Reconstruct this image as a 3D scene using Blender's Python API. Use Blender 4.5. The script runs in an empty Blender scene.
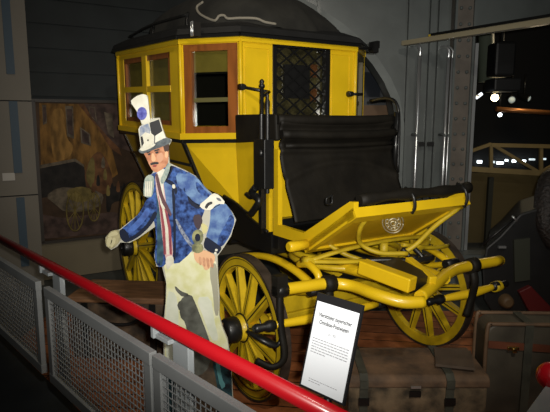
import bpy, math, random
from mathutils import Vector, Matrix
random.seed(7)
S = bpy.context.scene
COL = S.collection
PI = math.pi

# ------------------------------------------------------------------ camera
F = 534.0; TH = math.radians(9.0); EYE = 1.85
cd = bpy.data.cameras.new('camera'); cam = bpy.data.objects.new('camera', cd); COL.objects.link(cam)
cam.location = (0, 0, EYE); cam.rotation_euler = (PI/2 - TH, 0, 0)
cd.sensor_width = 36; cd.lens = F/550*36; cd.clip_start = .05; cd.clip_end = 100
S.camera = cam

def ray(px, py):
    u = (px-275)/F; v = (206-py)/F
    return Vector((u, math.cos(TH)+v*math.sin(TH), -math.sin(TH)+v*math.cos(TH)))
CAM = Vector((0, 0, EYE))
def aty(px, py, y):                 # measured point of the photograph on the upright plane Y = y
    r = ray(px, py); return CAM + r*(y/r.y)
def atz(px, py, z):
    r = ray(px, py); return CAM + r*((z-EYE)/r.z)
def atd(px, py, d):
    return CAM + ray(px, py)*d
# coach frame: X forward, Y to its left, Z up
CA = math.radians(-58.5); CO = Vector((.625, 3.76, 0))
CM = Matrix.Translation(CO) @ Matrix.Rotation(CA, 4, 'Z')
CI = CM.inverted()
def atl(px, py, ax, val):
    c = CI @ CAM; d = (CI.to_3x3() @ ray(px, py)); t = (val-c[ax])/d[ax]
    return c + d*t

# ------------------------------------------------------------------ materials
MATS = {}
def mat(name, col, rough=.6, metal=0., noise=0., scale=8., col2=None, bump=0., coat=0., emit=None, spec=.5, stretch=None, detail=4):
    if name in MATS: return MATS[name]
    m = bpy.data.materials.new(name); m.use_nodes = True
    nt = m.node_tree; b = nt.nodes['Principled BSDF']
    b.inputs['Base Color'].default_value = (*col, 1); b.inputs['Roughness'].default_value = rough
    b.inputs['Metallic'].default_value = metal; b.inputs['Specular IOR Level'].default_value = spec
    if coat: b.inputs['Coat Weight'].default_value = coat; b.inputs['Coat Roughness'].default_value = .15
    if emit:
        b.inputs['Emission Color'].default_value = (*emit[0], 1); b.inputs['Emission Strength'].default_value = emit[1]
    if noise or bump or col2:
        tc = nt.nodes.new('ShaderNodeTexCoord'); mp = nt.nodes.new('ShaderNodeMapping')
        nt.links.new(tc.outputs['Object'], mp.inputs['Vector'])
        if stretch: mp.inputs['Scale'].default_value = stretch
        n = nt.nodes.new('ShaderNodeTexNoise'); n.inputs['Scale'].default_value = scale; n.inputs['Detail'].default_value = detail
        nt.links.new(mp.outputs['Vector'], n.inputs['Vector'])
        if noise or col2:
            r = nt.nodes.new('ShaderNodeValToRGB')
            c2 = col2 or tuple(c*(1-noise) for c in col)
            r.color_ramp.elements[0].position = .35; r.color_ramp.elements[1].position = .65
            r.color_ramp.elements[0].color = (*c2, 1); r.color_ramp.elements[1].color = (*col, 1)
            nt.links.new(n.outputs['Fac'], r.inputs['Fac']); nt.links.new(r.outputs['Color'], b.inputs['Base Color'])
        if bump:
            bp = nt.nodes.new('ShaderNodeBump'); bp.inputs['Strength'].default_value = bump; bp.inputs['Distance'].default_value = .02
            nt.links.new(n.outputs['Fac'], bp.inputs['Height']); nt.links.new(bp.outputs['Normal'], b.inputs['Normal'])
    MATS[name] = m; return m

def glass_mat():
    m = bpy.data.materials.new('window_glass'); m.use_nodes = True; nt = m.node_tree
    for n in list(nt.nodes): nt.nodes.remove(n)
    o = nt.nodes.new('ShaderNodeOutputMaterial'); mx = nt.nodes.new('ShaderNodeMixShader')
    t = nt.nodes.new('ShaderNodeBsdfTransparent'); g = nt.nodes.new('ShaderNodeBsdfGlossy')
    t.inputs['Color'].default_value = (.86, .87, .80, 1); g.inputs['Roughness'].default_value = .04
    mx.inputs[0].default_value = .09
    nt.links.new(t.outputs[0], mx.inputs[1]); nt.links.new(g.outputs[0], mx.inputs[2]); nt.links.new(mx.outputs[0], o.inputs[0])
    return m
def plank_mat(name, c1, c2, width, ang=0.):
    m = bpy.data.materials.new(name); m.use_nodes = True; nt = m.node_tree; b = nt.nodes['Principled BSDF']
    tc = nt.nodes.new('ShaderNodeTexCoord'); mp = nt.nodes.new('ShaderNodeMapping'); mp.inputs['Rotation'].default_value = (0, 0, ang)
    br = nt.nodes.new('ShaderNodeTexBrick'); br.inputs['Color1'].default_value = (*c1, 1); br.inputs['Color2'].default_value = (*c2, 1)
    br.inputs['Mortar'].default_value = (.01, .006, .004, 1); br.inputs['Scale'].default_value = 1
    br.inputs['Mortar Size'].default_value = .006; br.inputs['Brick Width'].default_value = 2.2; br.inputs['Row Height'].default_value = width
    nt.links.new(tc.outputs['Object'], mp.inputs[0]); nt.links.new(mp.outputs[0], br.inputs['Vector'])
    n = nt.nodes.new('ShaderNodeTexNoise'); n.inputs['Scale'].default_value = 5; n.inputs['Detail'].default_value = 6
    nt.links.new(mp.outputs[0], n.inputs['Vector'])
    mx = nt.nodes.new('ShaderNodeMix'); mx.data_type = 'RGBA'; mx.blend_type = 'MULTIPLY'; mx.inputs[0].default_value = .8
    r = nt.nodes.new('ShaderNodeValToRGB'); r.color_ramp.elements[0].position = .3; r.color_ramp.elements[0].color = (.35, .35, .35, 1)
    r.color_ramp.elements[1].position = .7
    nt.links.new(n.outputs['Fac'], r.inputs[0]); nt.links.new(br.outputs['Color'], mx.inputs[6]); nt.links.new(r.outputs[0], mx.inputs[7])
    nt.links.new(mx.outputs[2], b.inputs['Base Color']); b.inputs['Roughness'].default_value = .6
    return m

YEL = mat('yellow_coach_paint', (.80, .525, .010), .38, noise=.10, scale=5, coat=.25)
YSH = mat('shaded_yellow_coach_paint', (.60, .37, .008), .42, noise=.12, scale=6, coat=.2)  # darker coach yellow: shade on lower sides and toe board put into the colour
YDK = mat('worn_yellow_paint', (.74, .51, .014), .45, noise=.22, scale=9, coat=.1)
BLK = mat('black_coach_paint', (.008, .008, .008), .35, coat=.3)
IRN = mat('black_iron', (.010, .010, .010), .42, noise=.3, scale=20, coat=.1)
TYR = mat('iron_tyre', (.05, .035, .025), .6, noise=.5, scale=14)
LEA = mat('black_leather', (.012, .010, .007), .62, noise=.4, scale=6, bump=.45, spec=.25)
TARP = mat('dark_tarpaulin', (.018, .017, .013), .9, noise=.6, scale=5, bump=.8)
WOOD = mat('mahogany', (.30, .095, .018), .4, noise=.4, scale=3, stretch=(6, 6, 1), coat=.3)
BLIND = mat('olive_blind', (.30, .235, .045), .85, noise=.15, scale=10)
OLV = mat('shaded_olive_yellow_paint', (.56, .40, .014), .5, noise=.25, scale=9)  # olive yellow for spring and stays, their shade mixed into the paint colour
DARK = mat('dark_interior', (.010, .009, .007), .8)
GLASS = glass_mat()
CHROME = mat('chrome', (.8, .82, .83), .30, metal=.85)
BRASS = mat('brass', (.8, .58, .2), .25, metal=1)
RED = mat('red_rail_paint', (.54, .007, .014), .35, coat=.4)
GREY = mat('grey_barrier_paint', (.33, .345, .35), .5, noise=.12, scale=6)
LGREY = mat('pale_grey_paint', (.46, .50, .52), .45)
PAPER = mat('white_paper', (.80, .84, .90), .6)
INK = mat('black_ink', (.03, .03, .035), .7)
INKG = mat('grey_ink', (.30, .31, .34), .7)
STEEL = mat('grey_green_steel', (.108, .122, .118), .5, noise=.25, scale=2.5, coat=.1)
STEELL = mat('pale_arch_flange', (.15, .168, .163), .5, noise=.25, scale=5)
STEELR = mat('rivet_column_steel', (.165, .14, .115), .5, noise=.4, scale=3)
SIDING = mat('dark_siding', (.021, .026, .027), .75, noise=.3, scale=3)
BEIGE = mat('beige_plaster', (.20, .165, .105), .85, noise=.15, scale=2)
PANEL = mat('grey_panel_paint', (.205, .182, .145), .6, noise=.12, scale=1.5)
BLUE = mat('dull_blue_stripe', (.05, .085, .12), .6)
OLIVE = mat('olive_wall', (.13, .095, .035), .9, noise=.25, scale=1.2)
VOID = mat('near_black_wall', (.012, .012, .012), .9)
TRUSS = mat('ochre_steel', (.33, .24, .10), .55, noise=.2, scale=4)

# ------------------------------------------------------------------ mesh builder
class MB:
    def __init__(s): s.v = []; s.f = []; s.m = []; s.ms = []; s.sm = []
    def mi(s, m):
        if m not in s.ms: s.ms.append(m)
        return s.ms.index(m)
    def add(s, vs, fs, m, smooth=False):
        o = len(s.v); s.v += [tuple(v) for v in vs]; k = s.mi(m)
        for f in fs: s.f.append(tuple(i+o for i in f)); s.m.append(k); s.sm.append(smooth)
        return s
    def box(s, c, d, m, rot=None):
        vs = []
        for i in range(8):
            v = Vector(((i & 1)-.5, ((i >> 1) & 1)-.5, ((i >> 2) & 1)-.5)); v = Vector((v.x*d[0], v.y*d[1], v.z*d[2]))
            if rot: v = rot @ v
            vs.append(Vector(c)+v)
        return s.add(vs, [(0, 2, 3, 1), (4, 5, 7, 6), (0, 1, 5, 4), (2, 6, 7, 3), (0, 4, 6, 2), (1, 3, 7, 5)], m)
    def hexa(s, a, b, m):          # a: four corners, b: the four opposite ones
        vs = list(a)+list(b)
        return s.add(vs, [(3, 2, 1, 0), (4, 5, 6, 7), (0, 1, 5, 4), (1, 2, 6, 5), (2, 3, 7, 6), (3, 0, 4, 7)], m)
    def fbox(s, q, u0, u1, v0, v1, n0, n1, m):     # box laid on a quad face (bl, br, tr, tl)
        A, B, C, D = [Vector(p) for p in q]
        n = (B-A).cross(D-A).normalized()
        P = lambda u, v: (A*(1-u)+B*u)*(1-v)+(D*(1-u)+C*u)*v
        r = [P(u0, v0), P(u1, v0), P(u1, v1), P(u0, v1)]
        return s.hexa([p+n*n0 for p in r], [p+n*n1 for p in r], m)
    def beam(s, a, b, w, h, m, up=(0, 0, 1)):
        a = Vector(a); b = Vector(b); d = (b-a).normalized(); x = d.cross(Vector(up)).normalized(); z = x.cross(d)
        r = lambda c: [c-x*w/2-z*h/2, c+x*w/2-z*h/2, c+x*w/2+z*h/2, c-x*w/2+z*h/2]
        return s.hexa(r(a), r(b), m)
    def tube(s, pts, r, m, n=10, smooth_pts=True, caps=True, flat=None):
        pts = [Vector(p) for p in pts]
        if smooth_pts and len(pts) > 2: pts = spline(pts)
        N = len(pts); rr = r if callable(r) else (lambda t: r)
        vs = []; fs = []; up = None
        for i, p in enumerate(pts):
            t = (pts[min(i+1, N-1)]-pts[max(i-1, 0)]).normalized()
            if up is None:
                up = Vector((0, 0, 1)) if abs(t.z) < .9 else Vector((1, 0, 0))
            x = t.cross(up).normalized(); up = x.cross(t).normalized()
            R = rr(i/(N-1))
            for k in range(n):
                a = 2*PI*(k+.5)/n
                vs.append(p+x*math.cos(a)*R*(flat[0] if flat else 1)+up*math.sin(a)*R*(flat[1] if flat else 1))
        for i in range(N-1):
            for k in range(n): fs.append((i*n+k, i*n+(k+1) % n, (i+1)*n+(k+1) % n, (i+1)*n+k))
        s.add(vs, fs, m, n > 5)
        if caps:
            s.add(vs[:n], [tuple(range(n-1, -1, -1))], m); s.add(vs[-n:], [tuple(range(n))], m)
        return s
    def lathe(s, prof, c, ax, m, n=24, smooth=True):   # prof [(along, radius)]
        ax = Vector(ax).normalized(); a = Vector((0, 0, 1)) if abs(ax.z) < .9 else Vector((1, 0, 0))
        x = ax.cross(a).normalized(); y = ax.cross(x); c = Vector(c); vs = []; fs = []
        for (d, r) in prof:
            for k in range(n):
                t = 2*PI*k/n; vs.append(c+ax*d+(x*math.cos(t)+y*math.sin(t))*max(r, 1e-4))
        for i in range(len(prof)-1):
            for k in range(n): fs.append((i*n+k, i*n+(k+1) % n, (i+1)*n+(k+1) % n, (i+1)*n+k))
        s.add(vs, fs, m, smooth)
        s.add(vs[:n], [tuple(range(n-1, -1, -1))], m); s.add(vs[-n:], [tuple(range(n))], m)
        return s
    def prism(s, poly, off, m):    # flat outline thickened along off
        k = len(poly); a = [Vector(p) for p in poly]; b = [p+Vector(off) for p in a]
        fs = [tuple(range(k)), tuple(range(2*k-1, k-1, -1))]+[(i, i+k, (i+1) % k+k, (i+1) % k) for i in range(k)]
        return s.add(a+b, fs, m)
    def build(s, name, parent=None, bevel=0., world=None):
        me = bpy.data.meshes.new(name); me.from_pydata(s.v, [], s.f)
        for m in s.ms: me.materials.append(m)
        for p, k, sm in zip(me.polygons, s.m, s.sm): p.material_index = k; p.use_smooth = sm
        import bmesh
        b = bmesh.new(); b.from_mesh(me); bmesh.ops.remove_doubles(b, verts=b.verts, dist=1e-5) if not bevel else None
        bmesh.ops.recalc_face_normals(b, faces=b.faces); b.to_mesh(me); b.free()
        o = bpy.data.objects.new(name, me); COL.objects.link(o)
        if parent: o.parent = parent
        elif world is not None: o.matrix_world = world
        if bevel:
            bv = o.modifiers.new('bevel', 'BEVEL'); bv.width = bevel; bv.segments = 2; bv.limit_method = 'ANGLE'
        return o
def spline(p, k=6):
    out = []; q = [p[0]*2-p[1]]+p+[p[-1]*2-p[-2]]
    for i in range(1, len(q)-2):
        for j in range(k):
            t = j/k; a, b, c, d = q[i-1:i+3]
            out.append(.5*((2*b)+(c-a)*t+(2*a-5*b+4*c-d)*t*t+(3*b-a-3*c+d)*t**3))
    return out+[p[-1]]
def tag(o, label=None, cat=None, group=None, kind=None):
    if label: o['label'] = label
    if cat: o['category'] = cat
    if group: o['group'] = group
    if kind: o['kind'] = kind
    return o
def empty(name, label, cat, mw=None, loc=None, group=None):
    o = bpy.data.objects.new(name, None); COL.objects.link(o); o.empty_display_size = .1
    if mw is not None: o.matrix_world = mw
    if loc is not None: o.location = loc
    return tag(o, label, cat, group)
def struct(mb, name, **k): return tag(mb.build(name, **k), kind='structure')
def relocate(o, base):             # puts a built mesh's origin at its base
    base = Vector(base); o.data.transform(Matrix.Translation(-base)); o.location = base; return o

# ================================================================== SETTING
DECK = plank_mat('red_brown_boards', (.60, .20, .065), (.44, .15, .055), .17, .15)
struct(MB().box((.9, 3.55, -.03), (6.2, 3.0, .06), DECK), 'floor')
b = MB(); fl = mat('dark_concrete', (.10, .105, .095), .8, noise=.4, scale=3)
b.box((0, 4.5, -.11), (22, 17, .1), fl); struct(b, 'floor_concrete')
b = MB()                           # visitors' walkway behind the barrier
W0 = atz(0, 239, 1.035); W1 = atz(240, 366, 1.035); W0.z = W1.z = 0; W1 = W1+(W1-W0)*.13; WE = (W1-W0).normalized(); WN = Vector((WE.y, -WE.x, 0))
wk = mat('dark_blue_lino', (.022, .028, .034), .6, noise=.3, scale=4)
p = [W0-WE*1.6+WN*.02, W1+WE*.55+WN*.02, Vector((1.15, .55, 0)), Vector((3.2, .9, 0)), Vector((3.2, -2.5, 0)), Vector((-4.5, -2.5, 0))]
b.prism([(q.x, q.y, -.06) for q in p], (0, 0, .36), wk); struct(b, 'floor_walkway')
b = MB(); b.box((0, 4.5, 5.6), (22, 17, .1), VOID); struct(b, 'ceiling')

# back wall with the mural, square to the coach
wx = -3.9
b = MB(); b.box((wx-.1, .3, .6), (.2, 6.4, 1.3), BEIGE); struct(b, 'wall_back', world=CM)
b = MB()
b.box((wx-.13, .3, 3.3), (.2, 6.4, 4.2), SIDING)
for i in range(13):                # lapped boards
    z = 2.14+i*.27
    b.hexa([(wx-.06, -2.9, z), (wx-.06, 3.5, z), (wx-.06, 3.5, z+.28), (wx-.06, -2.9, z+.28)],
           [(wx+.035, -2.9, z), (wx+.035, 3.5, z), (wx+.005, 3.5, z+.28), (wx+.005, -2.9, z+.28)], SIDING)
struct(b, 'wall_siding', world=CM)
# grey panelled pier on the left
b = MB(); px_ = wx+.16
b.box((px_-.1, -2.10, 2.5), (.2, .92, 5.3), PANEL)
for z in (2.075, 1.02): b.box((px_+.001, -2.10, z), (.006, .92, .012), VOID)
struct(b, 'wall_left', world=CM)
for i, (z0, z1) in enumerate(((2.36, 4.4), (1.28, 2.07), (.2, 1.0))):
    b = MB(); b.box((px_+.012, -1.83, (z0+z1)/2), (.02, .085, z1-z0), BLUE); struct(b, 'trim_%d' % (i+1), world=CM)
b = MB(); b.box((px_+.008, -1.93, 1.24), (.012, .125, .085), mat('card', (.55, .52, .47), .7))
lb = b.build('wall_label', world=CM); tag(lb, 'small blank-looking white label card on the grey pier at far left', 'label')

# portal of grey-green steel with an arched opening
PY = 6.2
arch = [(398, 285), (398, 155), (396.5, 125), (392, 100), (384, 82), (373, 65), (358, 47), (338, 30), (312, 13), (288, 0), (262, -12)]
b = MB(); ap = [aty(x, y, PY) for x, y in arch]
poly = ap+[aty(262, -120, PY), aty(452, -120, PY), aty(452, 285, PY)]
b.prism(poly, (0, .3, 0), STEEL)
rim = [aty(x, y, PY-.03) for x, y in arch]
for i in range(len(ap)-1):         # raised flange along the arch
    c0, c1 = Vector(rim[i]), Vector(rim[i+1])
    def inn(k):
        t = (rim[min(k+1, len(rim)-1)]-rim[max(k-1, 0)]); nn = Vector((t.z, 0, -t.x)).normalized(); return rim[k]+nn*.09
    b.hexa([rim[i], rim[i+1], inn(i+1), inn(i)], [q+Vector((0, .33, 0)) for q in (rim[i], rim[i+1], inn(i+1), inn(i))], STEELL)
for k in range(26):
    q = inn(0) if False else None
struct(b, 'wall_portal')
b = MB(); b.prism([aty(x, y, PY+.02) for x, y in ((452, 36), (620, 12), (620, -120), (452, -120))], (0, .26, 0), STEEL); struct(b, 'wall_lintel')
b = MB(); x0 = aty(448, 150, PY-.12).x; x1 = aty(468, 150, PY-.12).x
b.box(((x0+x1)/2, PY+.02, 2.4), (x1-x0, .28, 5.2), STEELR)
for x in (x0+.012, x1-.012): b.box((x, PY-.13, 2.4), (.024, .04, 5.2), STEEL)
zz = .35
while zz < 4.6:
    for fx in (.3, .72):
        b.lathe([(-.01, .022), (.012, .018), (.02, .006)], (x0+(x1-x0)*fx, PY-.12, zz), (0, -1, 0), STEEL, n=8)
    zz += .17
struct(b, 'wall_column')
b = MB(); b.box((x1+.035, PY-.1, 1.5), (.035, .05, 2.4), CHROME); struct(b, 'trim_4')
b = MB(); b.box((x0+.28, 5.95, .16), (1.35, .25, .42), STEEL); struct(b, 'trim_5')
# upright steel ribs beside the pipes
b = MB()
for px in (404, 425, 433):
    q = aty(px, 150, PY); b.box((q.x, PY-.03, 2.2), (.03, .06, 5.2), STEEL)
q = aty(319, 0, PY); b.box((q.x, PY-.02, 4.4), (.04, .04, 3.0), STEEL)
for px in (420.5, 429.5):
    q = aty(px, 144, PY-.06); b.box(q, (.07, .12, .05), BLK)
struct(b, 'trim_6')
# far dark walls
b = MB(); b.box((4.5, 10.6, 2.5), (13, .2, 6.2), VOID); struct(b, 'wall_far')
b = MB(); b.box((8.5, 5.5, 2.5), (.2, 10.5, 6.2), VOID); struct(b, 'wall_right')
b = MB(); b.box((4.6, 8.4, .49), (5.0, .15, 1.12), OLIVE)
struct(b, 'wall_olive')

# ================================================================== PIPES, BEAM
def pipe(px, top, label, r=.02):
    q = aty(px, 150, PY-.22)
    t = aty(px, top, PY-.22)
    b = MB(); b.tube([(q.x, q.y, .02), (q.x, q.y, t.z-.12)], r, CHROME, 12, False)
    b.tube([(q.x, q.y, t.z-.13), (q.x, q.y, t.z-.05), (q.x-.03, q.y+.05, t.z), (q.x-.05, q.y+.19, t.z+.01)], r, CHROME, 12)
    for z in (.5, 1.7): b.box((q.x, q.y+.08, z), (.03, .22, .03), STEEL)
    o = b.build('pipe'); tag(o, label, 'pipe', None); relocate(o, (q.x, q.y, 0))
pipe(416, 44, 'bright chrome upright pipe nearest the arch opening')
pipe(444, 46, 'bright chrome upright pipe running beside the riveted column', .016)
pipe(447.6, 46, 'thin chrome pipe squeezed against the left edge of riveted column', .010)

a = aty(404, 43.5, 6.0); zb = a.z
e_ = atz(560, 19.5, zb)
b = MB(); dv = (e_-a).normalized()
b.beam(a, e_+dv*.6, .08, .048, mat('olive_beam', (.30, .26, .17), .4, coat=.2))
b2 = MB(); b2.beam(a+dv*.4+Vector((0, 0, .037)), e_+dv*.6+Vector((0, 0, .037)), .11, .025, BLK)
ob = b.build('overhead_beam'); tag(ob, 'long olive steel beam crossing the top right from the column', 'beam'); b2.build('cable_tray', ob)
b3 = MB(); c0 = a+dv*.36
b3.beam(c0+Vector((0, 0, .034)), c0+dv*.22+Vector((0, 0, .034)), .08, .02, mat('yellow_strip', (.55, .38, .03), .5)); b3.build('yellow_bracket', ob)

def smooth2(poly, it=1):
    for _ in range(it):
        out = []
        for i in range(len(poly)):
            a, c = poly[i], poly[(i+1) % len(poly)]
            out += [(a[0]*.78+c[0]*.22, a[1]*.78+c[1]*.22), (a[0]*.22+c[0]*.78, a[1]*.22+c[1]*.78)]
        poly = out
    return poly
def grow(poly, d):                  # moves an outline outward by d
    n = len(poly); ar = sum(poly[i][0]*poly[(i+1) % n][1]-poly[(i+1) % n][0]*poly[i][1] for i in range(n)); sg = 1 if ar > 0 else -1
    out = []
    for i in range(n):
        a, c = poly[i-1], poly[(i+1) % n]; tx, ty = c[0]-a[0], c[1]-a[1]; l = math.hypot(tx, ty) or 1
        out.append((poly[i][0]+sg*ty/l*d, poly[i][1]-sg*tx/l*d))
    return out
# ================================================================== MURAL
mur = empty('mural', 'large framed brown painting of a street with a cart, on back wall', 'painting', mw=CM)
MY0, MY1, MZ0, MZ1 = -1.60, -.15, .425, 2.085
mq = [(wx+.012, MY0, MZ0), (wx+.012, MY1, MZ0), (wx+.012, MY1, MZ1), (wx+.012, MY0, MZ1)]
ground = mat('mural_umber', (.075, .042, .022), .6, noise=.5, scale=5, spec=.2)
MB().fbox(mq, 0, 1, 0, 1, -.012, .01, ground).build('canvas', mur)
b = MB()
for uv in ((-.02, 1.02, -.012, .008), (-.02, 1.02, .992, 1.012), (-.02, .008, 0, 1), (.992, 1.02, 0, 1)):
    b.fbox(mq, *uv, -.012, .035, mat('dark_frame', (.03, .022, .015), .5))
b.build('frame', mur)
def mu(u, v): return Vector((wx+.024, MY0+(MY1-MY0)*u, MZ0+(MZ1-MZ0)*v))
def mpatch(name, poly, m, lift=0.):
    b = MB(); b.prism([mu(u, v)+Vector((lift, 0, 0)) for u, v in smooth2(poly, 1)], (.0015, 0, 0), m); return b.build(name, mur)
ochre = mat('mural_ochre', (.26, .13, .030), .65, noise=.7, scale=6, stretch=(1, 2.2, .8), spec=.2)
dkb = mat('mural_dark', (.022, .018, .015), .6, noise=.6, scale=10, spec=.2)
dky = mat('mural_straw', (.20, .15, .045), .6, noise=.5, scale=12, spec=.2)
grb = mat('mural_mauve', (.10, .062, .05), .6, noise=.65, scale=9, spec=.2)
def mt(name, poly, m, lift=0., it=0):
    b = MB(); pl = smooth2(poly, it) if it else poly
    b.prism([atl(x, y, 0, wx+.022)+Vector((lift, 0, 0)) for x, y in pl], (.0012, 0, 0), m); return b.build(name, mur)
moch = mat('mural_light_ochre', (.34, .18, .045), .65, noise=.6, scale=7, stretch=(1, 2, .7), spec=.2)
mgry = mat('mural_grey', (.16, .125, .085), .6, noise=.6, scale=12, spec=.2)
mrus = mat('mural_rust', (.17, .075, .030), .6, noise=.6, scale=10, spec=.2)
mt('painted_house', [(39, 103), (78, 104), (98, 125), (112, 150), (118, 174), (100, 187), (76, 160), (41, 168)], ochre)
mt('painted_light', [(50, 110), (64, 107), (66, 138), (74, 146), (70, 158), (52, 163)], moch, .0015, 2)
mt('painted_far_house', [(84, 104), (120, 104), (128, 140), (132, 152), (118, 147), (106, 136), (93, 121)], grb, .0015)
mt('painted_eaves', [(78, 104), (84, 104), (94, 121), (107, 136), (119, 148), (122, 156), (110, 148), (97, 127)], mrus, .003)
for q in ([(42, 105), (46, 105), (47, 123), (43, 125)], [(65, 106), (73, 106), (74, 139), (67, 136)], [(88, 106), (95, 107), (97, 122), (90, 116)], [(80, 127), (90, 134), (91, 146), (81, 143)]):
    mt('painted_window', q, mgry, .003); c_ = [(sum(p[0] for p in q)/4, sum(p[1] for p in q)/4)]
    mt('painted_pane', [(p[0]*.7+c_[0][0]*.3, p[1]*.8+c_[0][1]*.2) for p in q], grb, .0045)
mt('painted_light_house', [(104, 112), (112, 114), (114, 138), (108, 134)], mgry, .003)
mt('painted_street', [(40, 239), (40, 214), (62, 218), (112, 212), (133, 215), (133, 231)], grb, .0015)
mt('painted_wall', [(40, 168), (76, 161), (84, 167), (86, 190), (41, 198)], dkb, .003)
mt('painted_coping', [(40, 165), (75, 158.5), (84, 165), (84, 167), (75, 161.5), (40, 168.5)], mgry, .0045)
mt('painted_crowd', [(84, 172), (90, 158), (99, 150), (107, 160), (113, 178), (110, 192), (98, 196), (87, 190)], mrus, .0045, 1)
mt('painted_straw', [(85, 178), (89, 160), (94, 156), (95, 176), (92, 190)], dky, .006, 1)
for x, y, m in ((103, 160, mgry), (105, 172, dky), (98, 178, dkb), (112, 186, dkb), (118, 184, mrus), (124, 186, dkb), (93, 186, mrus), (108, 188, dky)):
    mt('painted_person', [(x-2, y+8), (x-1.6, y), (x, y-4), (x+1.6, y), (x+2, y+8)], m, .0075, 1)
mt('painted_cart', [(45, 196), (58, 187), (80, 188), (95, 190), (104, 195), (101, 206), (84, 212), (64, 212), (56, 205)], mgry, .006, 1)
mt('painted_hay', [(66, 190), (80, 186), (92, 189), (96, 198), (80, 203), (68, 199)], dky, .0075, 1)
mt('painted_horse', [(106, 190), (114, 186), (127, 186), (133, 196), (133, 208), (126, 200), (112, 202), (110, 212), (106, 212)], dkb, .006, 1)
b = MB()
for (cx, cy, rx, ry) in ((75, 211, 8.5, 20), (94, 207, 6, 14)):
    W_ = lambda t, k=1.: atl(cx+rx*k*math.cos(t), cy+ry*k*math.sin(t), 0, wx+.034)
    b.tube([W_(t*PI/14) for t in range(29)], .010, dky, 6, False)
    for t in range(6): b.tube([W_(t*PI/6), W_(t*PI/6+PI)], .005, dky, 5, False)
b.build('painted_wheels', mur)

# ================================================================== COACH
coach = empty('mail_coach', 'yellow horse-drawn mail coach with black leather driver seat', 'coach', mw=CM)
def cpart(mb, name, bevel=0., parent=coach): return mb.build(name, parent, bevel)

# --- upper cabin: octagon of framed faces, sides (lo ring / hi ring)
yc = -.045
near = [(-.72, -.59), (-1.12, -.90), (-2.66, -.95), (-3.02, -.60)]
zt = {0: 2.462, 1: 2.467, 2: 2.53, 3: 2.54}; zb_ = {0: 1.745, 1: 1.735, 2: 1.79, 3: 1.80}
far_ = [(x, 2*yc-y) for x, y in near]; far_[1] = (-1.0, .82)
N = near; Fr = far_
def V(p, z): return (p[0], p[1], z)
faces = {
 'side_near': [V(N[2], zb_[2]), V(N[1], zb_[1]), V(N[1], zt[1]), V(N[2], zt[2])],
 'corner_near': [V(N[1], zb_[1]), V(N[0], zb_[0]), V(N[0], zt[0]), V(N[1], zt[1])],
 'front': [V(N[0], zb_[0]), V(Fr[0], zb_[0]), V(Fr[0], zt[0]), V(N[0], zt[0])],
 'corner_far': [V(Fr[0], zb_[0]), V(Fr[1], zb_[1]), V(Fr[1], zt[1]), V(Fr[0], zt[0])],
 'side_far': [V(Fr[1], zb_[1]), V(Fr[2], zb_[2]), V(Fr[2], zt[2]), V(Fr[1], zt[1])],
 'rear_far': [V(Fr[2], zb_[2]), V(Fr[3], zb_[3]), V(Fr[3], zt[3]), V(Fr[2], zt[2])],
 'rear': [V(Fr[3], zb_[3]), V(N[3], zb_[3]), V(N[3], zt[3]), V(Fr[3], zt[3])],
 'rear_near': [V(N[3], zb_[3]), V(N[2], zb_[2]), V(N[2], zt[2]), V(N[3], zt[3])],
}
cab = MB()
def frame_face(q, u0, u1, v0, v1):     # wall panel with a window opening
    cab.fbox(q, 0, 1, 0, v0, -.045, 0, YEL); cab.fbox(q, 0, 1, v1, 1, -.045, 0, YEL)
    cab.fbox(q, 0, u0, v0, v1, -.045, 0, YEL); cab.fbox(q, u1, 1, v0, v1, -.045, 0, YEL)
openings = {'side_near': (.10, .86, .10, .90), 'side_far': (.14, .90, .10, .90), 'corner_near': (.07, .955, .03, .945),
            'corner_far': (.045, .93, .03, .945), 'front': (.252, .752, .12, .965), 'rear': (.25, .75, .2, .93)}
for k, q in faces.items():
    if k in openings: frame_face(q, *openings[k])
    else: cab.fbox(q, 0, 1, 0, 1, -.045, 0, YEL)
for k, q in faces.items():             # added dark layer on the inner walls, cabin shade put into colour
    if k in openings:
        u0, u1, v0, v1 = openings[k]
        for uv in ((0, 1, 0, v0), (0, 1, v1, 1), (0, u0, v0, v1), (u1, 1, v0, v1)): cab.fbox(q, *uv, -.052, -.0455, DARK)
    else: cab.fbox(q, 0, 1, 0, 1, -.052, -.0455, DARK)
# floor and ceiling of the cabin
ring = [N[0], Fr[0], Fr[1], Fr[2], Fr[3], N[3], N[2], N[1]]
inr = [(x*.985-.02, yc+(y-yc)*.96) for x, y in ring]
cab.prism([(x, y, 1.76) for x, y in inr], (0, 0, .03), DARK)
cab.prism([(x, y, 2.43) for x, y in inr], (0, 0, .03), DARK)
cpart(cab, 'cabin')
# cornice and sill mouldings
b = MB()
for k, q in faces.items():
    b.fbox(q, -.01, 1.01, .955, 1.0, -.01, .022, YEL)
    b.fbox(q, -.01, 1.01, -.035, .03, -.02, .028, YEL)
cpart(b, 'moulding')
b = MB()
for k, q in faces.items():
    b.fbox(q, -.02, 1.02, 1.0, 1.035, -.05, .05, BLK)
    b.fbox(q, -.01, 1.01, -.075, -.035, -.06, .012, BLK)
cpart(b, 'edge_trim')
# corner posts
b = MB()
for (p, z0, z1) in ((N[0], zb_[0], zt[0]), (N[1], zb_[1], zt[1]), (N[2], zb_[2], zt[2]), (Fr[0], zb_[0], zt[0]), (Fr[1], zb_[1], zt[1])):
    d = Vector((p[0]+1.8, p[1]-yc, 0)).normalized()*.004
    b = MB(); b.tube([(p[0]+d.x, p[1]+d.y, z0), (p[0]+d.x, p[1]+d.y, z1)], .016, YEL, 10, False); cpart(b, 'corner_bead')

b = MB()  # dark sheets added behind the far openings, standing in for cabin shade
for k in ('side_far', 'corner_far', 'rear'): b.fbox(faces[k], .06, .94, .04, .94, -.062, -.056, DARK)
cpart(b, 'dark_sheet')
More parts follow.
